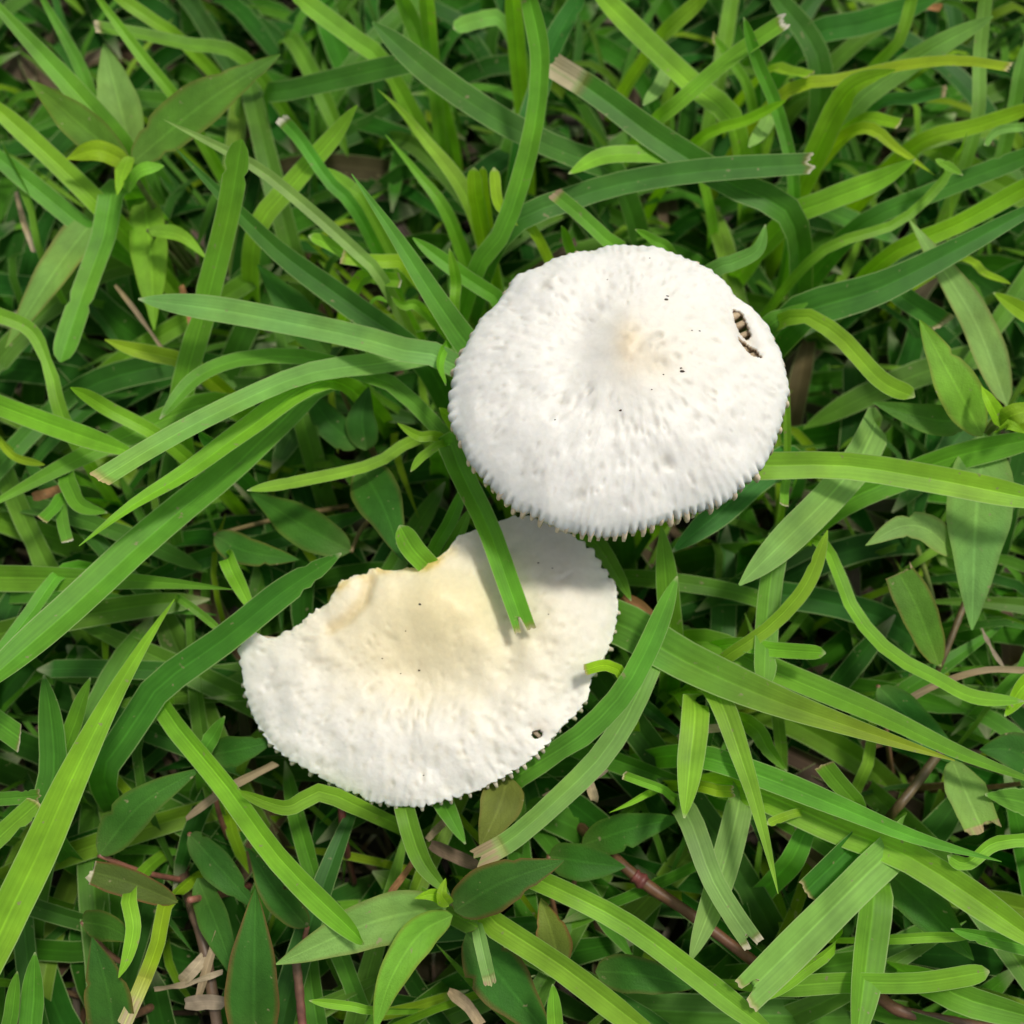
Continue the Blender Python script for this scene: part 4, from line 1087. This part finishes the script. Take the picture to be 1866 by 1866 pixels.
# ------------------------------------------------------------------ runners, dry straw and litter one can pick out
def runner(lab, pts, h, r0, c0, c1_, nodes_at=()):
    P = [at(x, y, z) for (x, y), z in zip(pts, h)]
    r0 *= 0.78
    c0, c1_ = np.array(c0) * 0.5, np.array(c1_) * 0.5
    o = tube('grass_runner', P, r0, r0 * 0.9, c0, M_STEM, None, n=26, sides=10, wob=0.1, col2=c1_)
    tag(o, lab, 'runner')
    C, _ = spline(P, 60)
    for k in nodes_at:
        c = C[int(k * 59)]
        t = C[min(59, int(k * 59) + 1)] - c; t /= np.linalg.norm(t)
        tube('node', [c - t * 0.14, c - t * 0.05, c + t * 0.05, c + t * 0.14], r0 * 1.05, r0 * 1.25, (0.13, 0.035, 0.03), M_STEM, o, n=8, sides=10, wob=0.3)
    return o


runner('brown and orange creeping runner with a reddish node, under the long yellow-green blade', [(1000, 1455), (1110, 1555), (1179, 1613), (1253, 1662), (1380, 1757), (1450, 1805)],
       (-1.6, .6, .8, .8, 0.6, -.8), 0.15, (0.20, 0.12, 0.05), (0.26, 0.09, 0.05), (0.45, 0.85))
runner('pinkish brown stalk running down through the straw from the torn reddish leaf', [(325, 1560), (350, 1650), (372, 1725), (396, 1870), (402, 1930)], (-1.2, .5, .8, .6, .4), 0.15, (0.20, 0.10, 0.07), (0.22, 0.15, 0.09), (0.12,))
runner('pink-footed stalk standing between the spear leaf and the pale lance leaf', [(538, 1740), (545, 1800), (552, 1880), (556, 1930)], (1.5, 1.3, 1.0, .6), 0.11, (0.26, 0.17, 0.10), (0.42, 0.10, 0.09))
runner('brown hairy stalk under the widest keeled blade\'s yellowing point', [(1720, 1360), (1665, 1435), (1628, 1480), (1585, 1535)], (1.5, 1.3, 1.1, -1.2), 0.12, (0.18, 0.14, 0.07), (0.26, 0.13, 0.06))
runner('ochre stalk slanting below the drooping glaucous leaf', [(1768, 1080), (1754, 1110), (1720, 1196), (1700, 1240)], (1.3, 1.3, 1.1, .6), 0.09, (0.24, 0.17, 0.07), (0.18, 0.13, 0.06))
runner('reddish brown runner lying on the soil beneath the wide hanging blade', [(1600, 1815), (1640, 1842), (1720, 1860), (1815, 1876)], (.5, .7, .7, .6), 0.15, (0.26, 0.12, 0.06), (0.2, 0.1, 0.05))
runner('dark red stalks in the hollow beside the broken cap\'s gills', [(620, 1440), (628, 1530), (645, 1610)], (1.1, .4, -1.6), 0.10, (0.20, 0.05, 0.04), (0.14, 0.06, 0.04))

STRAWS = """
c|13|1.2,2.2|1617,1297 1700,1250 1790,1222 1875,1222|long bleached straw arching near the slender bright curve's pale tip
c|9|1.0,1.4|1788,1145 1805,1180 1828,1216|thin grey straw under the yellow-hearted weed's drooping leaf
c|12|0.8,1.2|281,1802 340,1792 406,1770|tan straw lying across the pinkish brown stalk
c|15|0.9,1.3|362,1818 380,1755 399,1697|grey flat straw leaning against the pinkish brown stalk
c|26|0.8,0.9|338,1828 380,1824 414,1828|short thick tan straw fragment at the pinkish brown stalk
t|22|1.0,1.2|330,1790 350,1770 372,1742|crumpled buff leaf scrap in the dry straw
c|16|1.2,1.6|340,1493 412,1439 503,1390|brown withered blade leaning toward the broken cap's gills
m|7|1.8,2.2|988,1450 1020,1438 1066,1430 1108,1403|thin bent straw twig beside the curved pale torn blade
m|17|2.0,1.8|1070,1418 1078,1440 1087,1462|small tan husk hanging on the thin bent twig
c|14|1.0,1.0|778,1530 795,1512 814,1494|tan straw end in the shade below the broken cap
c|12|0.9,1.1|708,1630 732,1600 756,1567|orange-tan straw sliver by the star of lance leaves
m|24|0.9,0.9|785,1538 830,1560 880,1582|dark rotting blade under the split tan torn end
t|20|1.0,1.0|818,1805 850,1830 878,1870|grey-brown shrivelled leaf below the bleached forked stub
c|14|1.6,2.0|58,1480 66,1540 80,1610|pale straw standing behind the long bright sweeping blade
c|12|1.6,2.0|30,350 45,410 62,460|buff straw beside the curling notched blade
c|10|1.4,1.8|210,520 250,570 300,640|thin grey-brown straw under the star-shaped weed's lower leaf
c|14|1.4,1.6|330,640 350,600 330,520|orange-brown dead blade behind the broad upright blade
c|20|1.2,1.6|60,905 85,900 118,890|orange-brown dead scrap under the dull green blade
t|22|2.0,2.4|1135,1088 1168,1106 1195,1130|reddish-brown shredded leaf end at the broken cap's side
c|20|1.4,1.6|960,500 1010,470 1050,440|dead brown leaf in the dark behind the round cap
c|16|1.4,1.8|1235,1345 1280,1330 1330,1325|pale dry scrap under the widest keeled blade
c|18|1.6,2.0|1665,8 1690,12 1715,14|orange-brown dead scrap among the dusky blades
c|12|1.0,1.4|1440,1540 1500,1590 1560,1640|dark stiff straw under the downy clipped blade
c|10|1.2,1.5|1448,1480 1452,1510 1455,1540|short upright brown straw beside the tiny spoon-shaped tip
"""
DC = [(0.30, 0.23, 0.14), (0.25, 0.20, 0.14), (0.36, 0.29, 0.19), (0.20, 0.13, 0.08)]
for i, line in enumerate(STRAWS.strip().splitlines()):
    tip, wd, hh, pts, lab = line.split('|')
    P = [tuple(float(q) for q in t.split(',')) for t in pts.split()]
    col = (0.32, 0.16, 0.07) if 'orange' in lab or 'reddish' in lab else (0.13, 0.09, 0.06) if 'dark' in lab or 'dead brown' in lab else DC[i % 3]
    V, F, CC, UV, row, rg = (lambda C, L: ribbon(C, np.linspace(0, 1, 16), L, float(wd) * 21 / FPX, tip, col, fold=rng.uniform(0.2, 0.7), cols=5, roll0=rng.uniform(-30, 30), roll1=rng.uniform(-30, 30), wave=0.02))(*spline(path3(P, *[float(q) for q in hh.split(',')], 0.1, False), 16))
    CC = np.ones_like(CC) * np.array(col) * nrg.uniform(0.85, 1.15, (len(CC), 1))
    tag(mesh_obj('dry_straw', V, F, CC, UV, M_DRY), lab, 'straw', 'dry straws and dead scraps')

# ------------------------------------------------------------------ the mat of lower grass
def mat_blade(x, y, r, hmax, L, wcm):
    a = r.uniform(0, 2 * math.pi)
    d = np.array([math.cos(a), math.sin(a), 0])
    s = np.array([-d[1], d[0], 0]) * r.uniform(-0.25, 0.25)
    P = [np.array([x, y, GZ - 0.1]), np.array([x, y, GZ]) + d * L * 0.18 + [0, 0, hmax * 0.65],
         np.array([x, y, GZ]) + (d + s * 0.5) * L * 0.55 + [0, 0, hmax], np.array([x, y, GZ]) + (d + s) * L + [0, 0, hmax * r.uniform(0.45, 1.1)]]
    return P


r2 = random.Random(77)
GV, GF, GC, GU = [], [], [], []
off = 0
singles = []


def add_mat(P, wcm, tip, col, n, cols, fold):
    global off
    C, L = spline(P, n)
    ro = r2.uniform(-25, 25)
    V, F, CC, UV, _, _ = ribbon(C, np.linspace(0, 1, n), L, wcm, tip, col, fold=fold, cols=cols, roll0=ro, roll1=ro + r2.uniform(-30, 30), r=r2)
    GV.append(V); GC.append(CC); GU.append(UV)
    GF.extend([tuple(q + off for q in f) for f in F])
    off += len(V)


for k in range(4200):
    near = k < 1700
    x, y = (r2.uniform(-17, 17), r2.uniform(-13, 21)) if near else (r2.uniform(-34, 34), r2.uniform(-30, 38))
    if not near and abs(x) < 17 and -13 < y < 21:
        continue
    hm = r2.uniform(0.4, 2.6)
    P = mat_blade(x, y, r2, hm, r2.uniform(2.5, 6.0), 0)
    dead = r2.random() < 0.2 and hm < 2.0
    col = np.array(r2.choice(DC)) * 0.35 if dead else np.array(PAL[r2.choice('ggddd')]) * np.array([0.75, 1, 0.8]) * r2.uniform(0.35, 0.65)  # colours dimmed to paint in the shade deep between the blades
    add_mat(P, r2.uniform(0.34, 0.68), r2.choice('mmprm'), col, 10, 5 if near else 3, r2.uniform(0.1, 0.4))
for k in range(850):
    x, y = r2.uniform(-17, 17), r2.uniform(-13, 21)
    P = mat_blade(x, y, r2, r2.uniform(1.2, 3.4), r2.uniform(2.0, 5.0), 0)
    add_mat(P, r2.uniform(0.10, 0.26), r2.choice('mpp'), np.array(PAL[r2.choice('gbggdy')]) * r2.uniform(0.4, 0.85), 10, 3, 0.3)  # thin blades dimmed as well, the gaps' shade put into their colour
# larger blades of the same mat, each its own
r3 = random.Random(5)
used = set()
LAND = [((1128, 470), 'the far side of the round cap'), ((1440, 720), 'the hole in the round cap'), ((790, 760), 'the curled pink-edged scrap by the round cap'), ((760, 1020), 'the broken cap\'s notch'), ((430, 1180), 'the broken cap\'s curled corner'), ((480, 1420), 'the twisted blade under the gills'), ((760, 1500), 'the broken cap\'s lowest gills'), ((1080, 1320), 'the small pierced hole of the broken cap'), ((1180, 1110), 'the shredded brown leaf end'), ((237, 300), 'the star-shaped weed'), ((440, 260), 'the broad upright blade\'s tip'), ((640, 320), 'the brownish needle tip'), ((880, 330), 'the three lobed lime tips'), ((1040, 140), 'the rolled straw-coloured dead tip'), ((1430, 50), 'the comb-like frayed tip'), ((1840, 125), 'the torn white-and-brown end'), ((1620, 200), 'the curling lime crest'), ((1700, 440), 'the very broad dark blade'), ((1822, 768), 'the yellow-hearted weed'), ((1770, 1080), 'the drooping glaucous leaf'), ((1500, 1000), 'the wide flat pale blade'), ((1735, 1380), 'the yellowing point'), ((1420, 1600), 'the sharp keeled bright tip'), ((1360, 1800), 'the split clipped end'), ((1800, 1770), 'the flat rounded light tip'), ((1790, 1560), 'the looping pale-tipped blade'), ((1200, 1640), 'the runner\'s reddish node'), ((822, 1645), 'the star of lance leaves'), ((870, 1790), 'the bleached forked stub'), ((465, 1700), 'the upright red-edged spear leaf'), ((330, 1640), 'the torn reddish leaf'), ((350, 1800), 'the dry straw heap'), ((150, 1450), 'the long bright sweeping blade'), ((60, 1750), 'the sweeping blade\'s foot'), ((180, 880), 'the whitish clipped end'), ((145, 990), 'the reddish-tinged point'), ((60, 640), 'the sharply bent bright blade'), ((300, 1060), 'the flat horizontal blade')]
for k in range(110):
    for _ in range(50):
        px, py = r3.uniform(-40, 1906), r3.uniform(-40, 1906)
        if not (in_poly(np.array(px), np.array(py), OUT1) or in_poly(np.array(px), np.array(py), OUT2)):
            break
    zt = r3.uniform(-0.7, 1.1)
    q = at(px, py, zt)
    a = r3.uniform(0, 2 * math.pi); L = r3.uniform(3.5, 6.5); d = np.array([math.cos(a), math.sin(a), 0])
    P = [q - d * L * 0.75 + [0, 0, GZ - zt - 0.05], q - d * L * 0.62 + [0, 0, -1.6], q - d * L * 0.25 + [0, 0, -0.15], q + d * L * 0.2, q + d * L * 0.5 + [0, 0, r3.uniform(-0.9, 0.3)]]
    C, L = spline(P, 18)
    ro = r3.uniform(-20, 20)
    lm = min(LAND, key=lambda t: (t[0][0] - px) ** 2 + (t[0][1] - py) ** 2)[1]
    for _ in range(30):
        wd_, tp_, cl_ = r3.uniform(0.36, 0.62), r3.choice('mmrp'), r3.choice('gggbd')
        tone = {'g': 'mid green', 'b': 'bright green', 'd': 'dark green'}[cl_]
        size = 'narrow' if wd_ < 0.44 else 'wide' if wd_ > 0.54 else 'middling'
        end = {'m': 'tapered', 'r': 'round-tipped', 'p': 'pointed'}[tp_]
        lab = f'{size} {tone} {end} blade half sunk near {lm}'
        if lab not in used:
            break
    used.add(lab)
    V, F, CC, UV, _, _ = ribbon(C, np.linspace(0, 1, 18), L, wd_, tp_, np.array(PAL[cl_]) * 0.68, fold=r3.uniform(0.2, 0.4), cols=7, roll0=ro, roll1=ro + r3.uniform(-20, 20), r=r3)  # green darkened to stand for the shade down in the mat
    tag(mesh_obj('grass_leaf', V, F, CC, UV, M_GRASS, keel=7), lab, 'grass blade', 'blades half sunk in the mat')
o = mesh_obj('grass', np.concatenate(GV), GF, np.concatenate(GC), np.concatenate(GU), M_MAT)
tag(o, 'dense mat of low grass filling the lawn under the taller blades', 'grass', kind='stuff')

GV, GF, GC, GU = [], [], [], []
off = 0
for k in range(2200):
    x, y = r2.uniform(-17, 17), r2.uniform(-13, 21)
    a = r2.uniform(0, 6.28); L = r2.uniform(0.8, 3.0)
    p = np.array([x, y, GZ + r2.uniform(0.02, 0.8)])
    d = np.array([math.cos(a), math.sin(a), r2.uniform(-0.08, 0.15)])
    add_mat([p, p + d * L * 0.5 + [0, 0, r2.uniform(0, 0.15)], p + d * L], r2.uniform(0.06, 0.22), r2.choice('mc'), np.array(r2.choice(DC)) * r2.uniform(0.15, 0.5), 6, 3, 0.4)
o = mesh_obj('thatch', np.concatenate(GV), GF, np.concatenate(GC), np.concatenate(GU), M_DRY)
tag(o, 'brown thatch of dead grass lying on the soil', 'thatch', kind='stuff')
print('blades', nblade)
